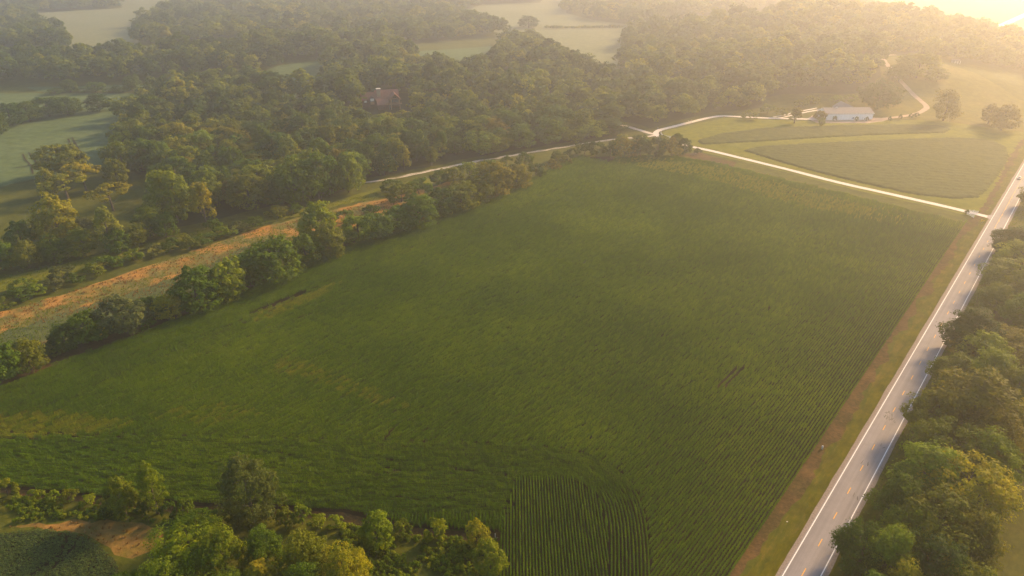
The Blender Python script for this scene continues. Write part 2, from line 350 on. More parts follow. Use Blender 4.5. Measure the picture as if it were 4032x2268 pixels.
band('edge_line', -3.74, -3.48, 0.106, M['white_line'], parent=hw); band('edge_line', 3.48, 3.74, 0.106, M['white_line'], parent=hw)
dash_me = MB().box(-0.1, 0.1, -1.55, 1.55, 0, 0.004).mesh('dash', M['yellow_line'])
for k in range(-6, 60):
    s = 141.26+12.192*k
    o = link('centre_dash', dash_me, None, hw); p = road(s, 0); o.location = (p[0], p[1], 0.104); o.rotation_euler = (0, 0, -AZ)
s_solid = float(at(3919, 900) @ RD)
band('solid_centre_line', -0.32, -0.18, 0.106, M['yellow_line'], None, hw, s_solid, S1)
# tar patches (crack seals) on the carriageway
for k, (px, py, n) in enumerate([(3500, 1625, 9), (3508, 1650, 8), (3490, 1642, 7), (3465, 1748, 2), (3405, 1827, 3), (3380, 1960, 2)]):
    c = at(px, py); mb = MB()
    for j in range(n):
        q = c+RNG.normal(0, 1.0, 2)*[0.6, 0.9]; a = AZ+RNG.normal(0, 0.5); l = RNG.uniform(0.3, 1.1); w = RNG.uniform(0.03, 0.09)
        d = np.array([math.sin(a), math.cos(a)])*l; e = np.array([d[1], -d[0]])/l*w
        z = 0.105+0.0006*j
        mb.poly([(*(q-d-e), z), (*(q-d*0.2+e*-1.6), z), (*(q+d-e), z), (*(q+d+e), z), (*(q+d*0.1+e*1.5), z), (*(q-d+e), z)])
    mb.build('tar_patch', M['tar'], hw)

# driveway, lanes and tracks
gate_px = (3842, 846)
drive = P2((3935, 868), (3900, 857), (3842, 842), (3700, 808), (3500, 763), (3300, 718), (3100, 667), (2900, 618), (2800, 594), (2720, 577), (2660, 560), (2612, 545), (2588, 533), (2583, 522), (2600, 511), (2650, 499), (2720, 481), (2790, 464), (2840, 457), (2900, 459), (3000, 464), (3100, 467), (3220, 470))
strip('driveway', drive, 4.3, 0.06, M['concrete'], 'pale concrete driveway winding from the highway to the white barn', wob=0.12)
a0 = at(3935, 868); apr = [road(a0@RD-9, -3.9), road(a0@RD+11, -3.9), at(3912, 848), at(3893, 847), at(3884, 858), at(3905, 866)]
sheet('driveway_apron', apr, 0.075, M['apron'], 'grey asphalt apron where the driveway meets the highway', 0.1)
strip('gravel_lane', P2((1380, 727), (1430, 719), (1500, 709), (1560, 700), (1640, 683), (1700, 671), (1850, 640), (2000, 615), (2150, 590), (2330, 562), (2440, 546), (2530, 540), (2580, 533)), 2.7, 0.04, M['lane'], 'white crushed-stone lane between the wood and the hedge', wob=0.7)
strip('grass_centre', P2((1500, 709), (1560, 700), (1640, 683), (1700, 671), (1850, 640), (2000, 615), (2150, 590), (2330, 562), (2440, 546)), 0.6, 0.055, M['mown_verge'], parent=bpy.data.objects['gravel_lane'], wob=0.3)
strip('woodland_lane', P2((2585, 529), (2560, 525), (2535, 517), (2500, 507), (2478, 500), (2440, 492)), 4.5, 0.045, M['lane'], 'pale lane branching off the driveway into the wood', wob=0.3)
for dy in (-3.0, 3.0):
    strip('wheel_track', [q+np.array([-0.4, dy])*0.9 for q in P2((3050, 464), (3090, 457), (3125, 448), (3178, 437), (3226, 429))], 2.2, 0.05, M['concrete'], 'pale wheel track climbing behind the white barn, %s of the pair' % ('lower' if dy < 0 else 'upper'), wob=0.15)
strip('hill_track', P2((3425, 475), (3500, 467), (3560, 459), (3610, 449), (3640, 434), (3648, 421), (3630, 403), (3600, 378), (3570, 346), (3537, 312), (3518, 290), (3502, 268), (3482, 242), (3474, 228), (3488, 220), (3525, 218)), 4.6, 0.5, M['dirt_track'], 'tan dirt track climbing the grassy hill beside the barn', wob=0.3)
sheet('barn_gravel_pad', P2((3195, 474), (3215, 484), (3300, 484), (3420, 485), (3475, 478), (3500, 470), (3462, 452), (3430, 446), (3380, 440), (3225, 440), (3180, 466)), 0.03, M['dirt_track'], 'tan gravel pad around the white barn', 0.6)
strip('far_road', P2((3880, 140), (3950, 98), (4032, 60), (4150, 10)), 14, 0.1, M['concrete'], 'pale road crossing the hazy valley beyond the hill', smooth=False)

# field sheets
CORN = [road(60, -13.4), road(433, -13.4)]+P2((3790, 884), (3650, 852), (3300, 765), (3000, 694), (2800, 646), (2640, 622), (2400, 616), (2285, 620), (2200, 655), (2090, 712), (1960, 772), (1850, 813), (1700, 866), (1500, 934), (1350, 986), (1160, 1064), (900, 1184), (700, 1266), (500, 1346), (300, 1414), (150, 1478), (0, 1532), (-250, 1620), (-420, 1700), (-420, 1880), (-150, 1905), (78, 1928), (365, 1957), (700, 1988), (1344, 2016), (1631, 2077), (1972, 2096), (1962, 2268), (1955, 2420), (2450, 2500))
CORN = np.array(CORN)
sheet('corn_field', CORN, 0.022, M['soil'], 'dark soil of the big corn field', 0.4)
sheet('amber_field', P2((-300, 1320), (-60, 1248), (0, 1228), (235, 1165), (470, 1085), (678, 1017), (991, 907), (1174, 858), (1314, 826), (1450, 793), (1614, 760), (1760, 715), (1800, 720), (1700, 790), (1600, 830), (1450, 880), (1300, 925), (1100, 990), (900, 1080), (700, 1165), (522, 1235), (300, 1330), (100, 1410), (-300, 1530)), 0.012, M['amber'], 'amber and green patchy strip of crop behind the hedgerow', 1.2)
sheet('bean_strip', P2((-300, 1420), (0, 1318), (200, 1250), (350, 1205), (520, 1148), (700, 1085), (860, 1020), (1010, 955), (1096, 935), (1100, 990), (900, 1080), (700, 1165), (522, 1235), (300, 1330), (100, 1410), (-300, 1530)), 0.02, M['strip'], 'blue-green bean rows along the lower side of the amber strip', 2.5, 3)
sheet('grass_lane', P2((-300, 1190), (0, 1098), (200, 1055), (391, 1003), (678, 936), (991, 860), (1150, 826), (1300, 800), (1420, 760), (1560, 725), (1700, 700), (1700, 735), (1500, 772), (1314, 815), (1174, 850), (991, 893), (678, 985), (391, 1052), (200, 1100), (0, 1150), (-300, 1240)), 0.013, M['lawn'], 'bright mown grass lane between the wood and the amber strip', 1.0, 4)
sheet('headland_soil', P2((-300, 1620), (0, 1535), (150, 1480), (300, 1415), (500, 1345), (700, 1268), (900, 1188), (1160, 1068), (1350, 990), (1500, 938), (1700, 870), (1850, 817), (1840, 800), (1690, 850), (1490, 915), (1330, 965), (1140, 1035), (880, 1150), (680, 1228), (480, 1300), (280, 1365), (130, 1425), (0, 1470), (-300, 1560)), 0.016, M['dry_weeds'], 'reddish bare strip between the hedgerow and the corn', 1.0)
sheet('lower_headland', P2((-300, 1890), (78, 1926), (365, 1955), (700, 1986), (1344, 2014), (1631, 2075), (1972, 2094), (1968, 2130), (1630, 2110), (1340, 2050), (700, 2015), (365, 1985), (78, 1950), (-300, 1920)), 0.018, M['dry_weeds'], 'reddish bare strip along the lower edge of the corn', 0.6)
sheet('straw_patch', P2((40, 2075), (150, 2058), (330, 2050), (520, 2056), (640, 2080), (650, 2130), (590, 2170), (520, 2200), (450, 2185), (400, 2140), (330, 2100), (180, 2085)), 0.012, M['straw_ground'], 'amber dead grass around the small bean plot', 1.0, 2.5)
for nm, lb, pg in (
    ('lawn', 'bright grass between the driveway and the bean fields', [(2600, 548), (2720, 590), (2900, 630), (3100, 680), (3300, 732), (3500, 778), (3700, 822), (3880, 866), (3925, 846), (3990, 700), (4032, 560), (4032, 480), (3700, 470), (3500, 474), (3200, 476), (3000, 470), (2850, 464), (2720, 492), (2620, 516)]),):
    sheet(nm, P2(*pg), 0.014, M['lawn'], lb, 0.8)
sheet('ditch_weeds', P2((3810, 870), (3850, 840), (3885, 790), (3930, 710), (3960, 640), (4010, 560), (4032, 540), (4032, 560), (3990, 640), (3950, 715), (3910, 790), (3870, 850), (3850, 880), (3830, 910)), 0.02, M['dry_weeds'], 'brown weedy ditch between the bean field and the highway', 1.2, 3)
sheet('hill_pasture', P2((3400, 462), (3405, 405), (3482, 330), (3455, 240), (3475, 224), (3600, 234), (3700, 247), (3840, 288), (3950, 352), (4032, 402), (4200, 490), (4200, 600), (4032, 520), (3720, 478), (3560, 470)), 0.10, M['pasture'], 'tan-green hill pasture beside the dirt track', 0.8, 8)
sheet('rough_pasture', [road(40, 8.5), road(420, 8.5), road(420, 90), road(40, 90)], 0.008, M['rough'], 'rough brown-green grass right of the roadside trees', 0.8, 8)
for dd in (0, 2.2):
    strip('wheel_rut', [q_+np.array([dd*RN[0], dd*RN[1]]) for q_ in [D(2400, 1470), D(2440, 1330), D(2478, 1200), D(2510, 1080)]], 0.7, 0.03, M['dry_weeds'], 'faint wheel rut in the grass right of the roadside trees, %s' % ('left' if not dd else 'right'), wob=0.2)
sheet('field_fringe', P2((2640, 600), (2800, 630), (3000, 680), (3300, 752), (3650, 840), (3790, 870), (3830, 880), (3800, 905), (3700, 878), (3400, 800), (3000, 706), (2800, 658), (2640, 630)), 0.026, M['verge'], 'weedy fringe between the driveway and the corn', 1.2, 4)
sheet('hill_pasture_fringe', P2((2690, 610), (2740, 596), (2800, 615), (2900, 640), (2880, 665), (2780, 645)), 0.028, M['dry_weeds'], 'reddish weeds at the upper corner of the corn', 0.8, 3)

# far flat fields
far = [
    ('left_field', 'pale green bean field with wheel tracks on the left', M['grain'], [(-500, 560), (0, 505), (124, 470), (221, 452), (359, 440), (480, 430), (480, 481), (460, 528), (450, 583), (440, 650), (331, 668), (166, 695), (0, 735), (-500, 800)]),
    ('left_field_strip', 'narrow pale field strip behind the left shrub row', M['grain'], [(-400, 372), (0, 368), (300, 368), (560, 368), (560, 445), (300, 455), (0, 480), (-400, 540)]),
    ('hedged_field', 'narrow field strip behind the thin hedge', M['grain'], [(100, 345), (560, 332), (620, 345), (560, 356), (150, 362)]),
    ('clearing_field', 'small pale field in a gap of the wood', M['grain'], [(1050, 275), (1100, 258), (1262, 240), (1300, 245), (1300, 385), (1100, 395)]),
    ('long_clearing', 'thin pale field strip in the middle wood', M['grain'], [(1600, 206), (1772, 194), (1965, 180), (2000, 190), (1930, 275), (1780, 290), (1640, 270)]),
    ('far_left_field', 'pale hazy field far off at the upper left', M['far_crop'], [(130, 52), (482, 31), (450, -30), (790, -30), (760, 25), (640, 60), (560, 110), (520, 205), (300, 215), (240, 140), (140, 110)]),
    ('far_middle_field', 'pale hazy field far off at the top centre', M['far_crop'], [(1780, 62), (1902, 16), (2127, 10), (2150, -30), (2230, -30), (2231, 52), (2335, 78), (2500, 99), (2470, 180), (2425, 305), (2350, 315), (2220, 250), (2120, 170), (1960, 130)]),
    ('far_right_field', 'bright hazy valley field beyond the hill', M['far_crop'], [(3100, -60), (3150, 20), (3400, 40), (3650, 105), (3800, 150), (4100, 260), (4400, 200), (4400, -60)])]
FIELDS_PX = []
for nm, lb, mt, pg in far:
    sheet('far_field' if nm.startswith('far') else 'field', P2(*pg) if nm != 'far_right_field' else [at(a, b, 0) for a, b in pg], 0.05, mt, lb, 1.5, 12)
    FIELDS_PX.append(pg)

# ------------------------------------------------------------------ foliage meshes
def sphere_dirs(r, n):
    v = r.normal(0, 1, (n, 3)); return v/np.linalg.norm(v, axis=1)[:, None]
def quads(Pc, Nn, size, r, aspect=0.62):
    """leaf-sized four-sided faces centred on Pc and facing Nn"""
    n = len(Pc); a = np.cross(Nn, sphere_dirs(r, n)); a /= np.linalg.norm(a, axis=1)[:, None]+1e-9; b = np.cross(Nn, a)
    s = (size*r.uniform(0.65, 1.35, n))[:, None]; k = r.uniform(-0.18, 0.18, (n, 1))*s
    V = np.stack([Pc-a*s*0.5, Pc+b*s*aspect*0.5+Nn*k, Pc+a*s*0.5, Pc-b*s*aspect*0.5+Nn*k], 1).reshape(-1, 3)
    return V, np.arange(4*n).reshape(n, 4)
def crown_mesh(name, seed, rx, rz, zc, lobes, subs, leaves, size, mat, spread=0.62, lobe_r=0.42, zmin=-0.55, up=0.5, egg=0.0):
    r = np.random.default_rng(seed); C = np.array([0, 0, zc]); P, Nm, T = [], [], []
    sep = math.cos(0.78*math.sqrt(4*math.pi/lobes)); d = sphere_dirs(r, lobes*8); d = d[d[:, 2] > zmin]
    keep = []
    for q in d:                         # spread the lobes apart
        if all(np.dot(q, k) < sep for k in keep) or r.random() < 0.12: keep.append(q)
        if len(keep) >= lobes: break
    keep.append(np.array([r.uniform(-.2, .2), r.uniform(-.2, .2), 0.9]))
    for q in keep:
        sc = spread*r.uniform(0.72, 1.22); w = 1-egg*q[2]
        c = C+q*np.array([rx*w, rx*w, rz])*sc; lr = lobe_r*min(rx, rz)*r.uniform(0.6, 1.3); lt = r.uniform(-0.3, 0.3)  # random tint per lobe, its wide range puts highlights into the leaf colour
        sd = sphere_dirs(r, subs*2); sd = sd[(sd@q > -0.35)][:subs]
        for e in sd:
            sr = lr*r.uniform(0.26, 0.54); cc = c+e*lr*r.uniform(0.5, 1.08)*np.array([1, 1, 0.9])
            ld = sphere_dirs(r, leaves*2); o = q*0.5+e*0.6+np.array([0, 0, 0.45]); ld = ld[(ld@o > -0.30)][:leaves]
            P.append(cc+ld*sr*r.uniform(0.55, 1.12, (len(ld), 1))*np.array([1, 1, 0.8]))
            nn = ld*0.9+e*0.35+np.array([0, 0, up])+r.normal(0, 0.42, ld.shape); Nm.append(nn/np.linalg.norm(nn, axis=1)[:, None])
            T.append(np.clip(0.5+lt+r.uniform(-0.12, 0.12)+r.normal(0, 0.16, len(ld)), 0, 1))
    P = np.concatenate(P); Nm = np.concatenate(Nm); T = np.concatenate(T)
    P[:, 2] = np.maximum(P[:, 2], 0.15+0.3*r.random(len(P)))
    V, F = quads(P, Nm, size, r)
    return np_mesh(name, V, F, mat, np.repeat(T, 4))
def trunk_mesh(name, seed, h, r0, crown_r, limbs=7, mat=None, twig=False):
    r = np.random.default_rng(seed); mb = MB(); k = [(0, 0, -0.4)]
    x = y = 0
    for i in range(1, 6):
        x += r.normal(0, 0.12); y += r.normal(0, 0.12); k.append((x, y, h*i/5))
    mb.tube(k, [r0*1.25, r0, r0*0.85, r0*0.65, r0*0.42, r0*0.12], 7)
    for j in range(limbs):
        z0 = h*r.uniform(0.22, 0.75); a = 2*math.pi*(j/limbs)+r.uniform(-.3, .3); l = crown_r*r.uniform(0.55, 0.95)*(1.1-z0/h*0.5)
        p0 = np.array([x*z0/h, y*z0/h, z0]); p1 = p0+np.array([math.cos(a)*l*.5, math.sin(a)*l*.5, l*.38]); p2 = p0+np.array([math.cos(a+.2)*l, math.sin(a+.2)*l, l*.85])
        rr = r0*0.42*(1-z0/h*0.4); mb.tube([p0, p1, p2], [rr, rr*.6, rr*.12], 5)
        if twig:
            for q in range(4):
                b = p1+(p2-p1)*r.uniform(0, .8); dd = r.normal(0, 1, 3); dd[2] = abs(dd[2])+.3; mb.tube([b, b+dd*l*.22, b+dd*l*.4+[0, 0, .3]], [rr*.3, rr*.18, .02], 4)
    return mb.mesh(name, mat)
LF = M['leaf']
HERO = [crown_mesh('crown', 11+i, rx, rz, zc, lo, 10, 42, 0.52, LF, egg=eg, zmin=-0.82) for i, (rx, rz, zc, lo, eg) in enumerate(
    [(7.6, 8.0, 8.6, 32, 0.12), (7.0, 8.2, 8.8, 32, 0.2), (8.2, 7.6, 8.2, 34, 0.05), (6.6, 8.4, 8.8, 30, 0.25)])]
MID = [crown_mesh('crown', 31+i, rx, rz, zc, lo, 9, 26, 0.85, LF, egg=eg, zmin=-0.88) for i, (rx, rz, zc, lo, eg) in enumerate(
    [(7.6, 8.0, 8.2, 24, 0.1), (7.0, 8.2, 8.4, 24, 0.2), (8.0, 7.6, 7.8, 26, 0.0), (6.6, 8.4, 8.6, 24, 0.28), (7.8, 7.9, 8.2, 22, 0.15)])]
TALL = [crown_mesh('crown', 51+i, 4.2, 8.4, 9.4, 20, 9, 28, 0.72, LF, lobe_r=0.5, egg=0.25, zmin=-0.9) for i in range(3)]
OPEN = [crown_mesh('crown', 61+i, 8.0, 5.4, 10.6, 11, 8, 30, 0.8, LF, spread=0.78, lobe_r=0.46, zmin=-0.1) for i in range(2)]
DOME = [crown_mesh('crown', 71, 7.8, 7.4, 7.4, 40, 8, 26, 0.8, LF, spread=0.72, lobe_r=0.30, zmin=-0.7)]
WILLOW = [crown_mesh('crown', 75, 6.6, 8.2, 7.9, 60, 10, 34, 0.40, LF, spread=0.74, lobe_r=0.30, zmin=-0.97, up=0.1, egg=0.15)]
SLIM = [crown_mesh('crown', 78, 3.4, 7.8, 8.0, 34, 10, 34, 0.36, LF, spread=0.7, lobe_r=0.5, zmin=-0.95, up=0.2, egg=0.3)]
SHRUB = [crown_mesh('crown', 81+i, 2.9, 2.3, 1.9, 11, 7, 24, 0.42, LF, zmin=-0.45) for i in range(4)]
TRUNK = [trunk_mesh('trunk', i, 13.5, 0.42, 6.2, mat=M['bark']) for i in range(3)]
STEM = [trunk_mesh('stem', 9, 2.6, 0.10, 2.0, 5, M['bark'])]
KIND = {'hero': (HERO, TRUNK, 7.4, 16.6, 'broadleaf_tree'), 'mid': (MID, TRUNK, 7.4, 16.4, 'broadleaf_tree'), 'tall': (TALL, TRUNK, 4.6, 17.8, 'poplar_tree'),
        'open': (OPEN, TRUNK, 8.4, 16.4, 'locust_tree'), 'dome': (DOME, TRUNK, 7.8, 15.0, 'broadleaf_tree'), 'willow': (WILLOW, TRUNK, 6.7, 16.6, 'broadleaf_tree'),
        'slim': (SLIM, TRUNK, 3.8, 16.0, 'poplar_tree'), 'shrub': (SHRUB, STEM, 2.9, 4.3, 'shrub')}
TONE = {'dark': (0.042, 0.085, 0.005), 'green': (0.078, 0.135, 0.005), 'olive': (0.122, 0.152, 0.006), 'lime': (0.165, 0.22, 0.007), 'yellow': (0.255, 0.25, 0.008),
        'gold': (0.27, 0.25, 0.009), 'grey': (0.10, 0.125, 0.035), 'rust': (0.155, 0.148, 0.007), 'pale': (0.215, 0.24, 0.025)}
ORD = ['first', 'second', 'third', 'fourth', 'fifth', 'sixth', 'seventh', 'eighth', 'ninth', 'tenth', 'eleventh', 'twelfth', 'thirteenth', 'fourteenth', 'fifteenth', 'sixteenth', 'seventeenth', 'eighteenth', 'nineteenth', 'twentieth', 'twenty-first', 'twenty-second', 'twenty-third', 'twenty-fourth']
RANK = lambda xs, x: ORD[sorted(xs).index(x)]
TREES = []
def extent(ms):
    r_, h_ = [], []
    for me in ms:
        c = np.empty(len(me.vertices)*3, np.float32); me.vertices.foreach_get('co', c); c = c.reshape(-1, 3); r_.append(np.percentile(np.hypot(c[:, 0], c[:, 1]), 97)); h_.append(np.percentile(c[:, 2], 99.5))
    return float(np.mean(r_)), float(np.mean(h_))
KIND = {k_: (v_[0], v_[1], *extent(v_[0]), v_[4]) for k_, v_ in KIND.items()}
print({k_: v_[2:4] for k_, v_ in KIND.items()})
def tree(kind, P, width, height, tone, label, group=None, cat=None):
    cr, tr, r0, h0, nm = KIND[kind]; i = len(TREES)
    z = H1(P[0], P[1]); rz = random.uniform(0, 6.28)
    e = empty(nm, (P[0], P[1], z), rz); sx = width/(2*r0); sz = height/h0; e.scale = (sx, sx, sz)
    c = link('crown', cr[i*7 % len(cr)] if len(cr) > 1 else cr[0], None, e)
    col = np.array(TONE[tone])*random.uniform(0.86, 1.16)*np.array([random.uniform(0.92, 1.08), 1, random.uniform(0.85, 1.15)])
    c.color = (*col, 1)
    link('stem' if kind == 'shrub' else 'trunk', tr[i % len(tr)], None, e)
    tag(e, label, cat or ('shrub' if kind == 'shrub' else 'tree'), group); TREES.append((e, P, width)); return e
def tree_px(kind, x, yb, w, h, tone, label, group=None, cat=None):
    """x, yb: foot of the tree, w, h: seen width and height, all in the 2576 px wide view"""
    P = D(x, yb); dep = depth_of(P, H1(*P)); s = K*dep/FPX
    dp = math.atan2(CAMH-H1(*P), math.hypot(P[0], P[1]))
    return tree(kind, P, w*s, 0.95*h*s/math.cos(dp), tone, label, group, cat)
def tree_crown(kind, x, yc, w, height, tone, label, group=None):
    """x, yc: centre of the crown seen from above (2576 px view), height in metres"""
    P = at(x*K, yc*K, height*0.58); dep = depth_of(P, height*0.58); return tree(kind, P, 1.1*w*K*dep/FPX, height, tone, label, group)

# ---- trees along the right side of the highway
GR = 'trees along the right side of the highway'
for q in [
    ('hero', 2592, 490, 64, 13, 'olive', 'small olive tree at the right edge beside the far stretch of highway'),
    ('hero', 2535, 602, 105, 14, 'dark', 'dark green tree overhanging the highway just below the driveway mouth'),
    ('hero', 2545, 690, 140, 16, 'olive', 'broad olive tree by the highway, second down from the driveway mouth'),
    ('hero', 2500, 752, 95, 12, 'olive', 'small olive tree pressed against the highway edge line'),
    ('hero', 2575, 780, 110, 14, 'green', 'green tree at the right picture edge behind the small olive tree'),
    ('hero', 2432, 832, 150, 17, 'dark', 'dark crowned tree leaning out over the highway edge line'),
    ('hero', 2550, 870, 150, 15, 'rust', 'brownish green tree at the right picture edge'),
    ('mid', 2470, 880, 120, 15, 'lime', 'lime green tree beside the dark tree that leans over the highway'),
    ('hero', 2395, 935, 110, 14, 'olive', 'olive tree at the road edge below the dark leaning tree'),
    ('hero', 2440, 1010, 235, 21, 'rust', 'huge brownish green tree right of the tar patches on the highway'),
    ('hero', 2345, 1040, 120, 16, 'olive', 'olive tree on the road side of the huge brownish tree'),
    ('hero', 2545, 980, 120, 15, 'olive', 'olive tree behind the huge brownish tree, at the right picture edge'),
    ('hero', 2500, 1090, 150, 18, 'rust', 'brown-green tree lit along its right side, below the huge one'),
    ('hero', 2330, 1190, 190, 19, 'lime', 'large lime green tree beside the near stretch of highway'),
    ('hero', 2420, 1215, 190, 20, 'yellow', 'large sunlit yellow-green tree beside the grass track'),
    ('hero', 2255, 1255, 130, 16, 'green', 'green tree between the large lime tree and the highway'),
    ('hero', 2360, 1310, 190, 18, 'olive', 'broad olive tree below the large lime tree'),
    ('hero', 2440, 1345, 150, 16, 'rust', 'brown-green tree on the grass-track side at the lower right'),
    ('hero', 2160, 1375, 120, 14, 'dark', 'dark blue-green tree leaning onto the highway near the bottom edge'),
    ('hero', 2235, 1400, 130, 15, 'lime', 'bright green tree near the bottom edge beside the highway'),
    ('hero', 2340, 1425, 160, 17, 'dark', 'dark tree at the bottom edge between two brighter ones'),
    ('hero', 2265, 1480, 110, 15, 'yellow', 'yellow-green treetop cut by the bottom edge beside the highway'),
    ('hero', 2420, 1480, 150, 16, 'olive', 'olive treetop cut by the bottom edge near the grass track'),
    ('hero', 2180, 1500, 110, 14, 'green', 'green treetop cut by the bottom edge nearest the highway'),
    ('hero', 2565, 640, 110, 14, 'lime', 'lime green tree at the right picture edge above the broad olive tree'),
    ('hero', 2480, 1150, 150, 17, 'lime', 'lime green tree filling the gap above the sunlit yellow-green tree'),
    ('hero', 2380, 1125, 150, 17, 'olive', 'olive tree between the huge tree and the large lime tree'),
    ('hero', 2570, 1060, 110, 14, 'yellow', 'yellow-green tree at the right picture edge beside the grass track'),
    ('hero', 2290, 1330, 130, 15, 'lime', 'lime green tree between the highway and the broad olive tree'),
    ('hero', 2480, 935, 140, 16, 'lime', 'lime green tree right above the huge brownish tree'),
]: tree_crown(q[0], q[1]+14, *q[2:], group=GR)

# ---- trees and bushes at the bottom left
for q in [
    ('mid', 318, 1296, 80, 90, 'olive', 'rounded olive sapling left of the slim yellow-green tree'),
    ('slim', 398, 1292, 62, 132, 'lime', 'slim yellow-green tree standing at the lower corn edge'),
    ('willow', 637, 1318, 150, 165, 'grey', 'large round grey-green tree alone at the lower corn edge'),
    ('mid', 948, 1372, 92, 78, 'lime', 'bushy lime green tree left of the small bushes at the lower corn edge'),
    ('mid', 1200, 1378, 74, 58, 'yellow', 'yellow-green bush tree beside the white stake'),
    ('mid', 1234, 1448, 86, 72, 'lime', 'green bush tree at the left edge of the straight corn rows'),
]: tree_px(*q)
for q in [('shrub', 1012, 1348, 56, 34, 'olive', 'low sprawling olive bush right of the lime green tree'),
          ('shrub', 1100, 1362, 62, 52, 'lime', 'small round bush between two larger bushes at the lower corn edge')]: tree_px(*q)
for q in [
    ('hero', 472, 1345, 165, 15, 'lime', 'tall leafy green tree top at the bottom, left of the clump'),
    ('hero', 560, 1380, 150, 15, 'lime', 'leafy green tree top in the middle of the bottom clump'),
    ('hero', 420, 1440, 150, 13, 'lime', 'green tree top at the lower left of the bottom clump'),
    ('hero', 660, 1370, 120, 14, 'green', 'green tree top right behind the yellow one'),
    ('tall', 660, 1440, 105, 13, 'gold', 'bright yellow tree in the bottom clump'),
    ('hero', 765, 1385, 150, 15, 'olive', 'olive tree top right of the yellow tree'),
    ('hero', 860, 1420, 130, 15, 'yellow', 'yellow-green tree top at the right of the bottom clump'),
    ('hero', 760, 1470, 150, 14, 'green', 'green tree top cut by the bottom edge below the olive one'),
    ('hero', 560, 1490, 170, 14, 'green', 'green tree top cut by the bottom edge left of the yellow tree'),
    ('hero', 310, 1465, 110, 9, 'green', 'low green tree at the bottom edge beside the bean plot'),
    ('hero', 880, 1510, 140, 15, 'olive', 'olive tree top cut by the bottom edge at the right of the clump'),
]: tree_crown(q[0], q[1], q[2]+16, q[3]*.9, *q[4:], group='tree clump at the bottom edge')
GB = 'low bushes along the lower corn edge'
for k, (x, y, w, h, t) in enumerate([(20, 1246, 60, 42, 'olive'), (88, 1252, 44, 24, 'lime'), (135, 1256, 40, 20, 'lime'), (180, 1262, 46, 30, 'olive'), (225, 1268, 40, 22, 'lime'), (262, 1276, 44, 26, 'olive'),
                                     (470, 1298, 46, 44, 'green'), (500, 1312, 60, 26, 'green'), (545, 1318, 60, 34, 'green'), (592, 1316, 50, 40, 'dark'), (720, 1322, 60, 40, 'olive'), (762, 1318, 50, 44, 'lime'), (800, 1328, 50, 30, 'lime'), (848, 1330, 56, 28, 'lime'),
                                     (280, 1300, 50, 30, 'dark'), (360, 1300, 40, 34, 'dark'), (430, 1300, 44, 40, 'dark')]):
    tree_px('shrub', x, y, w, h, t, 'low %s bush, %s from the left along the lower corn edge' % ({'olive': 'olive', 'lime': 'lime green', 'green': 'green', 'dark': 'dark'}[t], RANK([20, 88, 135, 180, 225, 262, 470, 500, 545, 592, 720, 762, 800, 848, 280, 360, 430], x)), GB)

# ---- hedgerow between the corn and the amber strip
GH = 'hedgerow trees between the corn and the amber strip'
for q in [
    ('mid', 15, 955, 110, 100, 'green', 'green hedgerow tree at the left picture edge'),
    ('mid', 80, 930, 90, 80, 'olive', 'olive hedgerow tree second from the left picture edge'),
    ('mid', 170, 882, 80, 66, 'dark', 'dark hedgerow sapling with a bright top'),
    ('mid', 225, 862, 110, 78, 'green', 'green hedgerow tree right of the dark sapling'),
    ('mid', 322, 838, 125, 92, 'grey', 'grey-green hedgerow tree, widest of the left group'),
    ('mid', 390, 800, 70, 60, 'dark', 'dark hedgerow bush behind the bright yellow one'),
    ('mid', 425, 806, 76, 66, 'yellow', 'yellow-green hedgerow bush at the end of the left group'),
    ('mid', 500, 782, 130, 112, 'green', 'tall green hedgerow tree at the start of the middle group'),
    ('mid', 585, 752, 120, 100, 'lime', 'lime green hedgerow tree in the middle group'),
    ('mid', 690, 712, 140, 112, 'green', 'large round green hedgerow tree in the middle group'),
    ('mid', 640, 700, 90, 80, 'green', 'green hedgerow tree tucked behind the large round one'),
    ('mid', 770, 668, 95, 80, 'green', 'green hedgerow tree right of the large round one'),
    ('mid', 802, 608, 105, 100, 'lime', 'lime green hedgerow tree standing on the amber strip'),
    ('mid', 830, 650, 100, 84, 'olive', 'olive hedgerow tree below the one on the amber strip'),
    ('mid', 905, 612, 90, 70, 'lime', 'lime green hedgerow bush right of the amber strip tree'),
    ('mid', 955, 602, 90, 72, 'green', 'green hedgerow bush in the upper group, first after the lime bush'),
    ('mid', 1002, 585, 90, 66, 'green', 'green hedgerow bush in the upper group, second after the lime bush'),
    ('mid', 1052, 572, 110, 84, 'green', 'broad green hedgerow tree in the upper group'),
    ('mid', 1108, 545, 100, 72, 'dark', 'dark hedgerow tree in the upper group'),
    ('mid', 1160, 530, 95, 70, 'olive', 'olive hedgerow tree in the upper group'),
    ('mid', 1205, 508, 90, 66, 'olive', 'olive hedgerow tree near the upper end'),
    ('mid', 1248, 492, 100, 84, 'rust', 'brown-green hedgerow tree near the upper end'),
    ('mid', 1300, 474, 80, 60, 'rust', 'brown-green hedgerow bush near the upper end of the corn'),
]: tree_px(*q, group=GH)
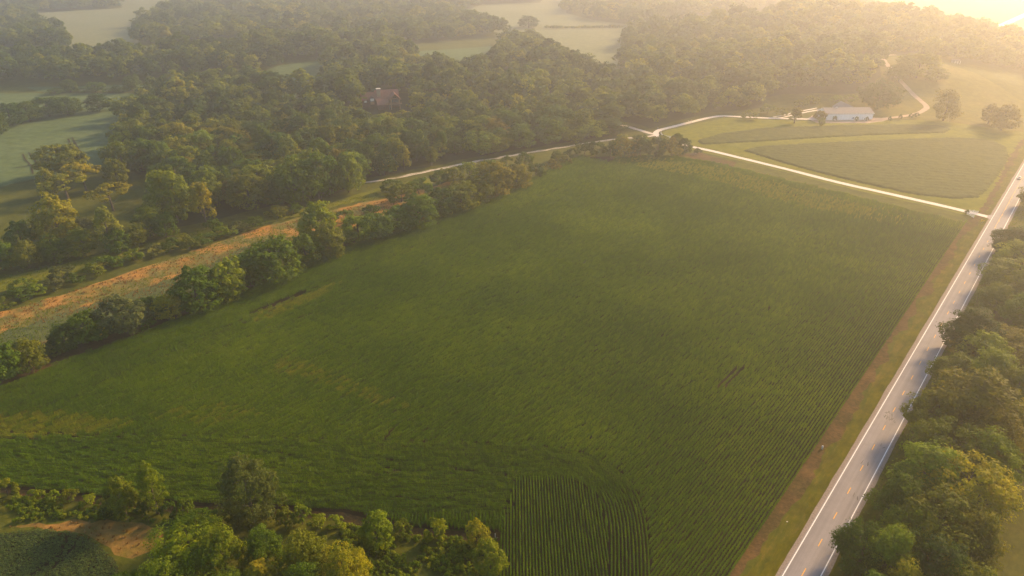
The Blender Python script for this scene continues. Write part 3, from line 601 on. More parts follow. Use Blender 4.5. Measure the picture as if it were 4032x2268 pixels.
# low growth at the foot of the hedgerow
hb = smooth_line([(15, 950), (80, 925), (225, 860), (322, 836), (425, 804), (500, 780), (585, 750), (690, 708), (770, 668), (830, 648), (905, 612), (955, 600), (1052, 570), (1108, 545), (1205, 508), (1300, 474)], 2.0)
HX = [hb[int((k_+.5)/24*len(hb))] for k_ in range(24)]
for k, q in enumerate(HX):
    t = ['lime', 'green', 'olive', 'green', 'yellow'][k % 5]; f = 1.0-0.4*k/24
    tree_px('shrub', q[0]+random.uniform(-8, 8), q[1]+random.uniform(-10, 2), random.uniform(56, 84)*f, random.uniform(32, 50)*f, t, 'low %s bush, %s from the left at the foot of the hedgerow' % ({'lime': 'lime green', 'green': 'green', 'olive': 'olive', 'yellow': 'yellow-green'}[t], ORD[k]), 'bushes at the foot of the hedgerow')
LB = [(1350, 446, 56, 36, 'dark'), (1390, 428, 46, 30, 'rust'), (1420, 415, 40, 26, 'olive'), (1010, 508, 80, 46, 'olive'), (1055, 488, 70, 40, 'green'), (1100, 468, 60, 44, 'green'), (1140, 460, 60, 40, 'olive'), (1180, 448, 60, 40, 'lime'),
                      (1232, 440, 56, 40, 'green'), (1275, 424, 50, 36, 'olive'), (1320, 418, 46, 34, 'green'), (985, 482, 60, 30, 'green'), (870, 560, 56, 34, 'green'), (930, 540, 50, 26, 'green'), (1090, 520, 60, 40, 'olive'), (1150, 490, 56, 34, 'rust'), (1200, 470, 50, 30, 'olive'),
                      (1440, 398, 40, 28, 'dark'), (1470, 388, 44, 30, 'dark'), (1400, 405, 36, 24, 'green')]
for x, y, w, h, t in LB:
    tree_px('shrub', x, y, w, h, t, '%s bush, %s from the left between the gravel lane and the corn' % ({'dark': 'dark', 'rust': 'brownish', 'olive': 'olive', 'green': 'green', 'lime': 'lime green'}[t], RANK([g_[0] for g_ in LB], x)), 'bushes between the gravel lane and the upper hedgerow')
LB = [(1500, 392, 56, 38, 'dark'), (1535, 396, 60, 44, 'dark'), (1572, 398, 64, 50, 'rust'), (1612, 398, 66, 52, 'dark'), (1652, 396, 66, 54, 'dark'), (1690, 393, 60, 52, 'rust'), (1722, 388, 44, 40, 'dark'), (1560, 378, 60, 36, 'olive'), (1610, 374, 60, 36, 'olive'), (1660, 372, 60, 36, 'olive'), (1705, 366, 40, 30, 'green'), (1755, 387, 24, 13, 'dark')]
for x, y, w, h, t in LB:
    tree_px('shrub', x, y, w, h, t, '%s bush, %s from the left in the thicket below the driveway bend' % ({'dark': 'dark', 'rust': 'brownish', 'olive': 'olive', 'green': 'green'}[t], RANK([g_[0] for g_ in LB], x)), 'thicket between the corn and the driveway bend')
LB = [(-20, 785), (12, 772), (52, 752), (95, 738), (140, 726), (188, 708), (240, 692), (290, 670), (338, 656), (385, 642), (430, 630), (478, 626), (520, 609), (560, 592), (600, 582), (640, 570), (700, 548), (740, 538), (60, 730), (160, 700), (260, 668), (450, 612), (540, 580)]
for k, (x, y) in enumerate(LB):
    t = ['green', 'olive', 'green', 'lime', 'grey'][k % 5]
    tree_px('shrub', x, y, random.uniform(50, 70), random.uniform(20, 31), t, 'low %s bush, %s from the left in the row along the amber strip' % ({'green': 'green', 'olive': 'olive', 'lime': 'lime green', 'grey': 'grey-green'}[t], RANK([g_[0] for g_ in LB], x)), 'low bushes along the amber strip')

# ---- loose trees on the left meadow and at the wood front
for q in [
    ('dome', 160, 445, 120, 84, 'olive', 'dome-shaped tree standing against the left bean field'),
    ('mid', 128, 492, 56, 70, 'yellow', 'small yellow tree left below the dome-shaped tree'),
    ('open', 172, 500, 110, 66, 'yellow', 'wide yellow tree below the dome-shaped tree'),
    ('open', 218, 480, 100, 72, 'gold', 'golden open-crowned tree with a bare trunk on the left meadow'),
    ('open', 285, 530, 105, 72, 'yellow', 'yellow-green spreading tree in the middle of the left meadow'),
    ('mid', 300, 470, 66, 70, 'olive', 'olive tree right of the golden open-crowned tree'),
    ('mid', 155, 612, 120, 124, 'gold', 'large golden-brown tree on the left slope'),
    ('tall', 285, 634, 56, 112, 'pale', 'pale slender poplar on the left slope'),
    ('mid', 215, 600, 60, 60, 'grey', 'small grey tree right of the large golden-brown one'),
    ('mid', 385, 592, 80, 74, 'lime', 'lime green tree at the front of the wood, left of the big olive one'),
    ('mid', 445, 560, 125, 140, 'olive', 'big olive tree at the front of the wood left of the pale poplar'),
    ('tall', 520, 570, 60, 120, 'yellow', 'yellow columnar tree in the wood front'),
    ('mid', 630, 525, 110, 90, 'olive', 'broad olive tree at the wood front above the grass lane'),
    ('mid', 745, 512, 110, 115, 'green', 'rounded green tree at the wood front'),
    ('mid', 806, 500, 105, 115, 'green', 'tall green tree at the wood front next to the lime tree'),
    ('mid', 878, 484, 82, 100, 'lime', 'lime green tree at the end of the gravel lane'),
    ('tall', 735, 440, 60, 95, 'pale', 'pale yellow poplar rising from the wood'),
    ('open', 462, 392, 76, 86, 'gold', 'bright yellow flat-topped tree rising from the wood beside a dead tree'),
    ('mid', 315, 440, 80, 95, 'olive', 'olive tree at the corner of the wood by the bean field'),
    ('mid', 352, 385, 90, 85, 'olive', 'olive tree at the wood edge beside the bean field'),
    ('mid', 60, 630, 80, 76, 'green', 'green tree on the left slope near the picture edge'),
    ('mid', 10, 678, 86, 74, 'green', 'green tree at the left picture edge above the grass lane'),
    ('mid', 75, 674, 76, 66, 'olive', 'olive tree above the grass lane, second from the left picture edge'),
    ('mid', 140, 658, 76, 66, 'green', 'green tree above the grass lane, third from the left picture edge'),
    ('mid', 215, 644, 76, 70, 'olive', 'olive tree above the grass lane, fourth from the left picture edge'),
    ('mid', 300, 636, 66, 60, 'green', 'green bushy tree at the foot of the pale slender poplar'),
    ('mid', 350, 618, 66, 56, 'olive', 'olive bushy tree right of the pale slender poplar'),
    ('mid', 420, 596, 66, 62, 'green', 'green bushy tree below the big olive one'),
    ('mid', 2206, 272, 92, 70, 'dark', 'big dark tree right behind the white barn'),
    ('mid', 2372, 304, 70, 80, 'rust', 'pair-crowned brownish tree on the pasture right of the hill track'),
    ('mid', 2518, 328, 74, 64, 'rust', 'brownish tree on the pasture at the right edge'),
    ('mid', 2485, 312, 56, 50, 'rust', 'smaller brownish tree left of the one at the right edge'),
    ('mid', 2305, 196, 100, 62, 'olive', 'dense tree on the hilltop between the track and the shed'),
    ('mid', 2260, 205, 60, 50, 'olive', 'tree on the hillside hiding the middle of the hill track'),
    ('mid', 2355, 205, 56, 34, 'olive', 'low tree on the hill just left of the shed'),
    ('mid', 1330, 69, 60, 28, 'dark', 'dark round tree alone at the edge of the far middle field'),
    ('mid', 2066, 318, 18, 22, 'olive', 'small tree at the left corner of the white barn'),
    ('mid', 2062, 302, 34, 24, 'rust', 'bushy tree left of the white barn gable'),
    ('tall', 1998, 310, 34, 42, 'rust', 'thin leaning tree beside the driveway before the barn'),
]: tree_px(*q)
for x, y in [(2099, 305), (2126, 300), (2154, 306), (2180, 306), (2238, 306), (2264, 301), (2289, 298), (2305, 296)]:
    tree_px('shrub', x, y, 11 if x != 2305 else 17, 14, 'dark', 'small dark shrub, %s from the left %s' % ((RANK([2099, 2126, 2154, 2180], x), 'in front of the white barn wall') if x < 2200 else (RANK([2238, 2264, 2289, 2305], x), 'beside the start of the hill track')), 'shrubs in front of the barn' if x < 2200 else 'shrubs beside the hill track')
for x, y in [(1885, 300), (1930, 285), (1965, 292), (2010, 270), (2040, 262), (2105, 262), (2140, 258)]:
    tree_px('shrub', x, y, 40, 22, 'olive', 'olive bush, %s from the left in the clearing behind the barn' % RANK([1885, 1930, 1965, 2010, 2040, 2105, 2140], x), 'bushes in the clearing behind the barn')
# shrub rows on the far-left fields
for k, (x, y, w, h) in enumerate([(-20, 322, 70, 60), (30, 316, 80, 56), (75, 306, 70, 50), (125, 295, 75, 50), (172, 290, 76, 52), (252, 281, 62, 44), (5, 340, 40, 60)]):
    tree_px('mid', x, y, w, h, 'dark' if k % 2 else 'green', '%s, %s from the left in the row between the left fields' % ('lone round bush tree' if k == 5 else 'dark bush tree' if k % 2 else 'green bush tree', RANK([-20, 30, 75, 125, 172, 252, 5], x)), 'shrub row between the left fields')
for k, (x, y, w, h) in enumerate([(178, 232, 42, 32), (242, 232, 44, 26), (334, 228, 42, 42), (293, 230, 26, 16), (210, 232, 40, 12), (275, 233, 40, 12), (310, 233, 40, 12), (355, 232, 30, 12), (140, 236, 50, 14)]):
    tree_px('mid' if h > 20 else 'shrub', x, y, w, h, 'green', 'hazy green %s, %s from the left in the thin hedge across the fields' % ('tree' if h > 20 else 'bush', RANK([178, 242, 334, 293, 210, 275, 310, 355, 140], x)), 'thin hedge across the left fields')
# dead tree
P = D(425, 410); e = empty('dead_tree', (*P, H1(*P)))
link('trunk', trunk_mesh('trunk', 77, 17, 0.45, 6.5, 12, M['deadwood'], True), None, e); tag(e, 'bare grey dead tree below the bright yellow flat-topped tree', 'dead tree')

# ------------------------------------------------------------------ scattering (stuff only)
def scatter(name, variants, P, Rz, S, idx, label, tilt=None):
    """one object that places light meshes on points with geometry nodes"""
    c = bpy.data.collections.new(name+'_pieces')
    for i, me in enumerate(variants):
        o = bpy.data.objects.new('%02d_%s' % (i, name), me); c.objects.link(o)
    n = len(P); me = bpy.data.meshes.new(name); me.vertices.add(n); me.vertices.foreach_set('co', np.asarray(P, np.float32).ravel())
    rot = np.zeros((n, 3), np.float32); rot[:, 2] = Rz
    if tilt is not None: rot[:, 0] = tilt
    for nm, ty, dt in (('rot', 'FLOAT_VECTOR', rot), ('scl', 'FLOAT_VECTOR', np.asarray(S, np.float32))):
        me.attributes.new(nm, ty, 'POINT').data.foreach_set('vector', dt.ravel())
    me.attributes.new('idx', 'INT', 'POINT').data.foreach_set('value', np.asarray(idx, np.int32)); me.update()
    o = link(name, me)
    g = bpy.data.node_groups.new(name, 'GeometryNodeTree')
    g.interface.new_socket('Geometry', in_out='INPUT', socket_type='NodeSocketGeometry'); g.interface.new_socket('Geometry', in_out='OUTPUT', socket_type='NodeSocketGeometry')
    N = g.nodes; gi = N.new('NodeGroupInput'); go = N.new('NodeGroupOutput'); ip = N.new('GeometryNodeInstanceOnPoints'); ci = N.new('GeometryNodeCollectionInfo')
    ci.inputs['Collection'].default_value = c; ci.inputs['Separate Children'].default_value = True; ci.inputs['Reset Children'].default_value = True
    ip.inputs['Pick Instance'].default_value = True
    def attr(nm, ty):
        a = N.new('GeometryNodeInputNamedAttribute'); a.data_type = ty; a.inputs['Name'].default_value = nm; return a.outputs[0]
    L = g.links; L.new(gi.outputs[0], ip.inputs['Points']); L.new(ci.outputs[0], ip.inputs['Instance']); L.new(attr('idx', 'INT'), ip.inputs['Instance Index'])
    L.new(attr('rot', 'FLOAT_VECTOR'), ip.inputs['Rotation']); L.new(attr('scl', 'FLOAT_VECTOR'), ip.inputs['Scale']); L.new(ip.outputs[0], go.inputs[0])
    o.modifiers.new('scatter', 'NODES').node_group = g
    return tag(o, label, kind='stuff')

# ------------------------------------------------------------------ woods
WOOD_PX = [(-900, -60), (-900, 335), (100, 335), (560, 326), (610, 345), (575, 372), (490, 425), (500, 490), (480, 535), (475, 590), (480, 650), (580, 680), (650, 700), (670, 760), (660, 850), (700, 895), (845, 868), (949, 838), (1072, 810), (1194, 790), (1299, 770), (1390, 740), (1450, 700), (1560, 683),
           (1700, 655), (1850, 622), (2000, 597), (2150, 572), (2330, 545), (2420, 532), (2450, 505), (2440, 478), (2480, 482), (2560, 505), (2620, 490), (2720, 462), (2800, 442), (2900, 436), (2990, 425), (3010, 388), (3080, 372), (3200, 368), (3300, 372), (3390, 366), (3440, 335), (3470, 300), (3470, 262),
           (3435, 225), (3440, 200), (3300, 150), (4300, 150), (4300, -60)]
pw = lambda pg: np.array([at(a, b) for a, b in pg])
OPENW = [pw(pg) for pg in FIELDS_PX[:-1]]+[np.array([at(a, b, 0) for a, b in FIELDS_PX[-1]])]
PASTURE = pw([(3400, 470), (3400, 400), (3480, 325), (3450, 235), (3470, 220), (3600, 230), (3700, 243), (3850, 284), (3960, 350), (4032, 396), (4200, 480), (4200, 620), (3700, 470)])
OPENW.append(PASTURE)
OPENW += [pw(g_) for g_ in ([(-200, 205), (300, 192), (700, 172), (1100, 148), (1400, 112), (1480, 120), (1150, 175), (700, 222), (300, 240), (-200, 258)], [(560, 326), (720, 298), (1060, 285), (1060, 330), (800, 348), (600, 366)], [(1480, 190), (1800, 158), (2080, 132), (2140, 160), (1960, 180), (1600, 206), (1450, 222)],
                          [(2500, 110), (2700, 70), (3000, 40), (3200, 30), (3250, 60), (3000, 82), (2700, 112), (2520, 150)])]
HOUSE = at(1525, 412)
r = np.random.default_rng(21); cand = []
for y0, y1, sp in ((380, 640, 13.6), (640, 1000, 15.0), (1000, 1400, 17.0), (1400, 2500, 20.0)):
    ys = np.arange(y0, y1, sp*0.87)
    for j, y in enumerate(ys):
        hw_ = 0.80*(y*CP+62)+120; xs = np.arange(-hw_, hw_, sp)+(j % 2)*sp/2
        cand.append(np.c_[xs+r.uniform(-.42, .42, len(xs))*sp, y+r.uniform(-.42, .42, len(xs))*sp, np.full(len(xs), sp)])
cand = np.concatenate(cand); XY = cand[:, :2]; hz = hgt(XY[:, 0], XY[:, 1]); px, py = topix(XY[:, 0], XY[:, 1], hz)
ok = inpoly(np.c_[px, py], WOOD_PX) | ((XY[:, 0] > 330) & (XY[:, 1] > 812-(XY[:, 0]-390)*0.45))
for pg in OPENW: ok &= ~inpoly(XY, pg)
toh = XY-HOUSE; vw = -HOUSE/np.linalg.norm(HOUSE); al = toh@vw; ac = np.abs(toh@np.array([vw[1], -vw[0]]))
ok &= ~((np.linalg.norm(toh, axis=1) < 24) | ((al > 0) & (al < 46) & (ac < 24)))
for e, P, w in TREES: ok &= np.linalg.norm(XY-P, axis=1) > max(5.0, w*0.45)
low = (al > 30) & (al < 95) & (ac < 28)
XY = XY[ok]; sp = cand[ok, 2]; low = low[ok]; px = px[ok]; py = py[ok]
order = np.argsort(np.hypot(XY[:, 0], XY[:, 1])); vis = (px > -40) & (px < 4072)
N_IND = 185; ind = [i for i in order if vis[i]][:N_IND]; rest = np.ones(len(XY), bool); rest[ind] = False
def zone(x, y):
    if x < 700: return 'at the left end of the wood'
    if x < 1420 and y > 640: return 'in the wood front above the grass lane'
    if y > 560 and x < 1420: return 'inside the wood behind its left front'
    if x < 2450: return 'in the wood behind the white gravel lane'
    return 'in the wood behind the driveway'
TW = {'dark': 'dark green', 'green': 'mid green', 'olive': 'olive', 'lime': 'lime green', 'yellow': 'yellow-green', 'rust': 'brownish green', 'pale': 'pale green'}
WT = []
for i in ind:
    t = random.choices(['dark', 'green', 'olive', 'lime', 'yellow', 'rust', 'pale'], [18, 26, 24, 14, 8, 7, 3])[0]
    kd = random.choices(['mid', 'tall', 'open', 'dome'], [70, 12, 10, 8])[0]; h = random.uniform(11.0, 22.5)*(0.6 if low[i] else 1)
    w = (random.uniform(8, 11) if kd == 'tall' else random.uniform(14.5, 28))*(0.75 if low[i] else 1); WT.append((t, kd, zone(px[i], py[i]), i, h, w))
for t, kd, zn, i, h, w in WT:
    same = sorted(px[q[3]] for q in WT if q[:3] == (t, kd, zn))
    lb = '%s %s tree %s' % (TW[t], {'mid': 'round-crowned', 'tall': 'slender', 'open': 'spreading', 'dome': 'dome-crowned'}[kd], zn)
    if len(same) > 1: lb += ', %s from the left' % (ORD[same.index(px[i])] if same.index(px[i]) < len(ORD) else 'far')
    tree(kd, XY[i], w, h, t, lb, 'woodland trees '+zn)
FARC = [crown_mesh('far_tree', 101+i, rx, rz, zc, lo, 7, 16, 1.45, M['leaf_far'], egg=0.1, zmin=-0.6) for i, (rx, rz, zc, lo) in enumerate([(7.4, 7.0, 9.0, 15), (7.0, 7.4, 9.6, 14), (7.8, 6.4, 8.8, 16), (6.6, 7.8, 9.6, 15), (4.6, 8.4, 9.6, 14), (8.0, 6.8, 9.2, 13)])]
XR = XY[rest]; n = len(XR); szf = r.beta(1.6, 2.6, n); sw = (0.55+1.35*szf)*sp[rest]/12.5; sh = (0.62+0.9*szf+r.uniform(-.12, .12, n))*np.clip(sp[rest]/13.5, 0.95, 1.3)
sh *= np.where(low[rest], 0.6, 1); sw *= np.where(low[rest], 0.8, 1)
scatter('distant_woods', FARC, np.c_[XR, hgt(XR[:, 0], XR[:, 1])], r.uniform(0, 6.28, n), np.c_[sw, sw, sh], r.integers(0, 6, n), 'hazy mass of broadleaf woods stretching to the far hills')
print('woods', n, 'trees', len(TREES))
# dark litter under the woods
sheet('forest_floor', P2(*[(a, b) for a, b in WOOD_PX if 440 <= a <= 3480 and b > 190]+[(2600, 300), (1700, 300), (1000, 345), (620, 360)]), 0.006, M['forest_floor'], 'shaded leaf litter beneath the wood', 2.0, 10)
# hedge line across the far field
hl = smooth_line(P2((2150, 112), (2250, 113), (2350, 112), (2450, 111)), 3.0); n = len(hl)
SHF = [crown_mesh('hedge_piece', 121+i, 3.2, 2.4, 2.0, 9, 4, 10, 1.2, M['leaf_far'], zmin=-0.4) for i in range(2)]
scatter('far_hedge', SHF, np.c_[hl, hgt(hl[:, 0], hl[:, 1])], r.uniform(0, 6, n), np.full((n, 3), 1.0)*r.uniform(.8, 1.2, (n, 1)), r.integers(0, 2, n), 'dark straight hedge across the far middle field')

# ------------------------------------------------------------------ corn
def corn_mesh(seed, L=2.4, n=11, leaves=6, wid=0.085, mat='corn'):
    r = np.random.default_rng(seed); V, F, T = [], [], []
    for k in range(n):
        y = -L/2+L*(k+.5)/n+r.normal(0, .03); x0 = r.normal(0, .03); h = r.uniform(1.75, 2.15); a0 = r.uniform(0, 6.28); tt = r.uniform(.25, .75)
        for j in range(leaves):
            a = a0+math.pi*j+r.normal(0, .5); z = h*(0.42+0.5*j/(leaves-1)); d = np.array([math.cos(a), math.sin(a), 0]); sd = np.array([-d[1], d[0], 0])
            l = r.uniform(.24, .38)*(1.0-0.25*j/(leaves-1)); up = r.uniform(.18, .36); w = wid*r.uniform(.8, 1.2); b = np.array([x0, y, z])
            p = [b, b+d*l*.45+[0, 0, up], b+d*l*.85+[0, 0, up*.75], b+d*l*1.15+[0, 0, up*.1]]; q = [w*.7, w, w*.75, .012]; i0 = len(V)
            for pp, ww in zip(p, q): V += [pp-sd*ww*.7, pp+sd*ww*.7]
            F += [[i0, i0+1, i0+3, i0+2], [i0+2, i0+3, i0+5, i0+4], [i0+4, i0+5, i0+7, i0+6]]; T += [np.clip(tt+r.normal(0, .12), 0, 1)]*8
        i0 = len(V); b = np.array([x0, y, h*.9]); V += [b-[.035, 0, 0], b+[.035, 0, 0], b+[.05, .02, .42], b+[-.02, -.03, .45]]; F.append([i0, i0+1, i0+2, i0+3]); T += [.8]*4
    return np_mesh('corn_rows', V, F, M[mat], T)
CORNM = [corn_mesh(200+i) for i in range(5)]
ROW = 0.9; STEP = 2.35
cx0 = CORN.min(0); bot_path = smooth_line(P2((-500, 1690), (0, 1712), (600, 1728), (1200, 1742), (1800, 1757), (2150, 1775), (2330, 1812), (2440, 1875), (2510, 1965), (2545, 2085), (2560, 2268), (2562, 2480)), 2.0)
left_path = smooth_line(P2((-420, 1705), (-250, 1622), (0, 1534), (150, 1480), (300, 1416), (500, 1348), (700, 1268), (900, 1186), (1160, 1066), (1350, 988), (1500, 936), (1700, 868), (1850, 815), (1960, 774), (2090, 714), (2200, 657), (2285, 622)), 2.0)
VB = pw([(1972, 2096), (2030, 1903), (2250, 1896), (2345, 1960), (2392, 2100), (2400, 2480), (1940, 2480)])
BOT = np.concatenate([bot_path, pw([(1900, 2500), (-600, 2300), (-700, 1900)])])
pts, ang = [], []
rc = CORN-0; sC = rc@RD; tC = rc@RN-OFF
for t in np.arange(-13.6, tC.min(), -ROW):
    s = np.arange(sC.min(), sC.max(), STEP); pts.append(np.stack([road(q, t) for q in s])); ang.append(np.full(len(s), -AZ))
A = np.concatenate(pts); Aa = np.concatenate(ang)
LEFTW = 24.0
dl = seg_dist(A[::1], left_path[::6])
m = inpoly(A, CORN) & ~inpoly(A, BOT) & (dl > LEFTW); PT = [A[m]]; AN = [Aa[m]]
def offsets(path, n, sign):
    for k in range(n):
        T = np.gradient(path, axis=0); T /= np.linalg.norm(T, axis=1)[:, None]+1e-9; Nn = np.stack([T[:, 1], -T[:, 0]], 1)*sign
        q = path+Nn*(0.4+k*ROW); seg = np.r_[0, np.cumsum(np.linalg.norm(np.diff(q, axis=0), axis=1))]; u = np.arange(random.uniform(0, STEP), seg[-1], STEP)
        x = np.interp(u, seg, q[:, 0]); y = np.interp(u, seg, q[:, 1]); tx = np.interp(u, seg, T[:, 0]); ty = np.interp(u, seg, T[:, 1])
        yield np.c_[x, y], -np.arctan2(tx, ty)
for q, a in offsets(left_path, int(LEFTW/ROW), 1):
    m = inpoly(q, CORN) & ~inpoly(q, BOT); PT.append(q[m]); AN.append(a[m])
for q, a in offsets(bot_path, 75, 1):
    m = inpoly(q, CORN) & ~inpoly(q, VB) & inpoly(q, BOT); PT.append(q[m]); AN.append(a[m])
vx = np.arange(VB[:, 0].min(), VB[:, 0].max(), 0.8); vy = np.arange(VB[:, 1].min(), VB[:, 1].max(), STEP)
q = np.stack(np.meshgrid(vx, vy), -1).reshape(-1, 2); m = inpoly(q, VB) & inpoly(q, CORN); PT.append(q[m]); AN.append(np.zeros(m.sum()))
PT = np.concatenate(PT); AN = np.concatenate(AN)
GAPS = [(1.3, 1.0, [(640, 792), (700, 767), (768, 741)]), (0.5, 0.55, [(390, 893), (520, 850), (640, 800), (768, 741), (860, 700)]), (0.5, .5, [(1005, 1082), (972, 1108), (960, 1140), (976, 1166), (1010, 1178)]), (0.5, .55, [(1060, 1180), (1180, 1192), (1290, 1206)]), (.5, .7, [(975, 1186), (1010, 1190)]),
        (0.45, .95, [(1800, 985), (1848, 934)]), (0.45, .95, [(1822, 985), (1870, 934)]), (.5, .4, [(0, 1097), (90, 1100), (230, 1106)]), (.6, .6, [(0, 1110), (120, 1113)]), (.5, .5, [(245, 1100), (262, 1112), (310, 1110)]), (.5, .45, [(655, 1160), (730, 1170)]), (.5, .45, [(690, 1148), (760, 1156)]),
        (.5, .5, [(860, 700), (1000, 648), (1180, 585), (1350, 520)]), (.5, .45, [(500, 905), (640, 850), (800, 790)]), (.5, .4, [(900, 640), (1100, 570), (1300, 500)])]
keep = r.random(len(PT)) > 0.0003
for w, pr, ln in GAPS:
    d = seg_dist(PT, smooth_line([D(*g) for g in ln], 2.0)); keep &= ~((d < w) & (r.random(len(PT)) < pr))
PT = PT[keep]; AN = AN[keep]; n = len(PT); flip = r.integers(0, 2, n)*math.pi
hs = 1.0+0.10*np.sin(PT[:, 0]/17)*np.cos(PT[:, 1]/23)+r.normal(0, .11, n)
PALE = [pw(q) for q in ([(2500, 632), (2800, 664), (3000, 716), (3200, 766), (3450, 832), (3420, 862), (3250, 838), (3050, 790), (2880, 738), (2700, 694), (2520, 668)], [(-300, 1655), (0, 1650), (250, 1640), (480, 1675), (350, 1722), (0, 1735), (-300, 1735)],
    [(1010, 1252), (1090, 1212), (1240, 1160), (1330, 1120), (1300, 1160), (1170, 1222), (1060, 1262)], [(1080, 1440), (1180, 1430), (1400, 1520), (1560, 1590), (1520, 1610), (1300, 1540), (1100, 1470)], [(600, 1640), (900, 1600), (1000, 1640), (800, 1690)])]
pl = np.zeros(n, bool)
for k, q in enumerate(PALE):
    c_ = q.mean(0); pl |= inpoly(PT, q) & (r.random(n) < (.75 if k < 3 else .4)); pl |= inpoly(PT, c_+(q-c_)*1.25) & (r.random(n) < .22)
CORNM += [corn_mesh(210+i, mat='pale_corn') for i in range(2)]
scatter('corn', CORNM, np.c_[PT, np.full(n, 0.02)], AN+flip, np.c_[np.ones(n), np.ones(n), hs*np.where(pl, .9, 1)], np.where(pl, 5+r.integers(0, 2, n), r.integers(0, 5, n)), 'dense rows of green corn filling the big field')
print('corn', n)

# ------------------------------------------------------------------ bean fields and rough growth
def canopy(name, poly, grid, top, mat, label, rowdir=0.0, rowsp=3.0, amp=0.12, seed=0):
    poly = np.asarray(poly); lo, hi = poly.min(0)-grid, poly.max(0)+grid; rr = np.random.default_rng(seed)
    xs = np.arange(lo[0], hi[0], grid); ys = np.arange(lo[1], hi[1], grid); X, Y = np.meshgrid(xs, ys); X = X+rr.uniform(-.3, .3, X.shape)*grid; Y = Y+rr.uniform(-.3, .3, Y.shape)*grid
    P = np.c_[X.ravel(), Y.ravel()]; ins = inpoly(P, poly); u = P[:, 0]*math.cos(rowdir)+P[:, 1]*math.sin(rowdir)
    Z = np.where(ins, top+amp*np.sin(u*2*math.pi/rowsp)*0.6+rr.normal(0, amp, len(P)), 0.0)+hgt(P[:, 0], P[:, 1])
    nx, ny = len(xs), len(ys); i = np.arange(nx*ny).reshape(ny, nx); F = np.stack([i[:-1, :-1].ravel(), i[:-1, 1:].ravel(), i[1:, 1:].ravel(), i[1:, :-1].ravel()], 1)
    F = F[ins[F].any(1)]; us, inv = np.unique(F, return_inverse=True)
    o = link(name, np_mesh(name, np.c_[P, Z][us], inv.reshape(F.shape), mat)); return tag(o, label, kind='stuff')
M['beans'] = ground_mat('bean_canopy', [(0.3, (0.05, 0.065, 0.012)), (0.7, (0.07, 0.085, 0.016))], [(0.3, (0.036, 0.05, 0.010)), (0.7, (0.09, 0.10, 0.022))], 0.02, 0.9, fac=0.5)
BA = P2((2751, 553), (2766, 569), (2950, 559), (3210, 543), (3418, 532), (3716, 522), (3745, 508), (3700, 496), (3575, 492), (3314, 495), (3001, 506), (2844, 527))
BB = P2((2931, 593), (3076, 638), (3251, 686), (3427, 728), (3603, 765), (3757, 782), (3845, 776), (3880, 752), (3933, 682), (3968, 616), (3954, 576), (3897, 552), (3779, 543), (3559, 549), (3339, 559), (3120, 570), (3010, 576), (2957, 586))
canopy('bean_crop', BA, 1.2, 0.75, M['beans'], 'narrow lens of dark green beans below the white barn', R(80), 4.5, 0.10, 1)
canopy('bean_crop', BB, 1.2, 0.75, M['beans'], 'broad leaf-shaped field of green beans above the driveway', R(75), 6.0, 0.11, 2)
canopy('bean_crop', pw(FIELDS_PX[0]), 2.2, 0.6, M['grain'], 'pale green bean crop on the left field', R(70), 9.0, 0.09, 3)
for k, ln in enumerate([[(58, 390), (66, 406), (78, 418), (84, 440)], [(73, 386), (82, 398), (93, 412)], [(172, 352), (180, 370), (192, 396), (198, 405)], [(182, 348), (192, 366), (206, 388), (212, 398)], [(40, 425), (70, 420), (95, 414)]]):
    strip('field_track', [D(*q) for q in ln], 0.9, 0.9, M['soil'], 'dark wheel track worn into the pale left field, %s' % ['outer of the left pair', 'inner of the left pair', 'left of the right pair', 'right of the right pair', 'along its lower edge'][k], wob=0.2)
def tuft(name, seed, n, h, spread, w, mat, droop=0.35):
    r = np.random.default_rng(seed); V, F, T = [], [], []
    for k in range(n):
        a = r.uniform(0, 6.28); d = np.array([math.cos(a), math.sin(a), 0]); sd = np.array([-d[1], d[0], 0]); b = d*r.uniform(0, spread*.5); hh = h*r.uniform(.5, 1.1); ww = w*r.uniform(.7, 1.3); i = len(V)
        t = b+d*spread*.5*r.uniform(.3, 1)+[0, 0, hh]; e = t+d*spread*.4+[0, 0, -droop*hh]
        V += [b-sd*ww*.5, b+sd*ww*.5, t+sd*ww*.6, t-sd*ww*.6, e]; F += [[i, i+1, i+2, i+3], [i+3, i+2, i+4, i+4]]; T += [np.clip(.5+r.normal(0, .2), 0, 1)]*5
    Fq = [f for f in F if len(set(f)) == 4]; V = np.array(V); return np_mesh(name, V, Fq, mat, T)
BEAN = [crown_mesh('bean_plant', 300+i, .42, .34, .42, 6, 4, 9, .13, M['bean'], zmin=-.3) for i in range(3)]
WEED = [crown_mesh('weed', 310+i, .55, .55, .5, 7, 4, 8, .2, M['weed'], zmin=-.5) for i in range(4)]
STRAW = [tuft('straw', 320+i, 22, .55, .5, .05, M['straw']) for i in range(3)]; GRASS = [tuft('grass', 330+i, 26, .5, .55, .05, M['weed']) for i in range(3)]
def fill(poly, per_m2, seed):
    poly = np.asarray(poly); r = np.random.default_rng(seed); lo, hi = poly.min(0), poly.max(0); n = int((hi-lo).prod()*per_m2); P = r.uniform(lo, hi, (n, 2)); return P[inpoly(P, poly)]
def clumpy(P, sc, thr, seed):
    r = np.random.default_rng(seed); v = np.zeros(len(P))
    for k in range(5):
        a = r.uniform(0, 6.28); f = sc*(1.6**k); v += np.sin(P[:, 0]*math.cos(a)*f+P[:, 1]*math.sin(a)*f+r.uniform(0, 6))/(1.25**k)
    return v/2.2 > thr
PLOT = pw([(-300, 2130), (60, 2098), (180, 2090), (300, 2105), (390, 2150), (455, 2210), (470, 2260), (380, 2330), (300, 2420), (-300, 2420)])
a = R(20); q = []
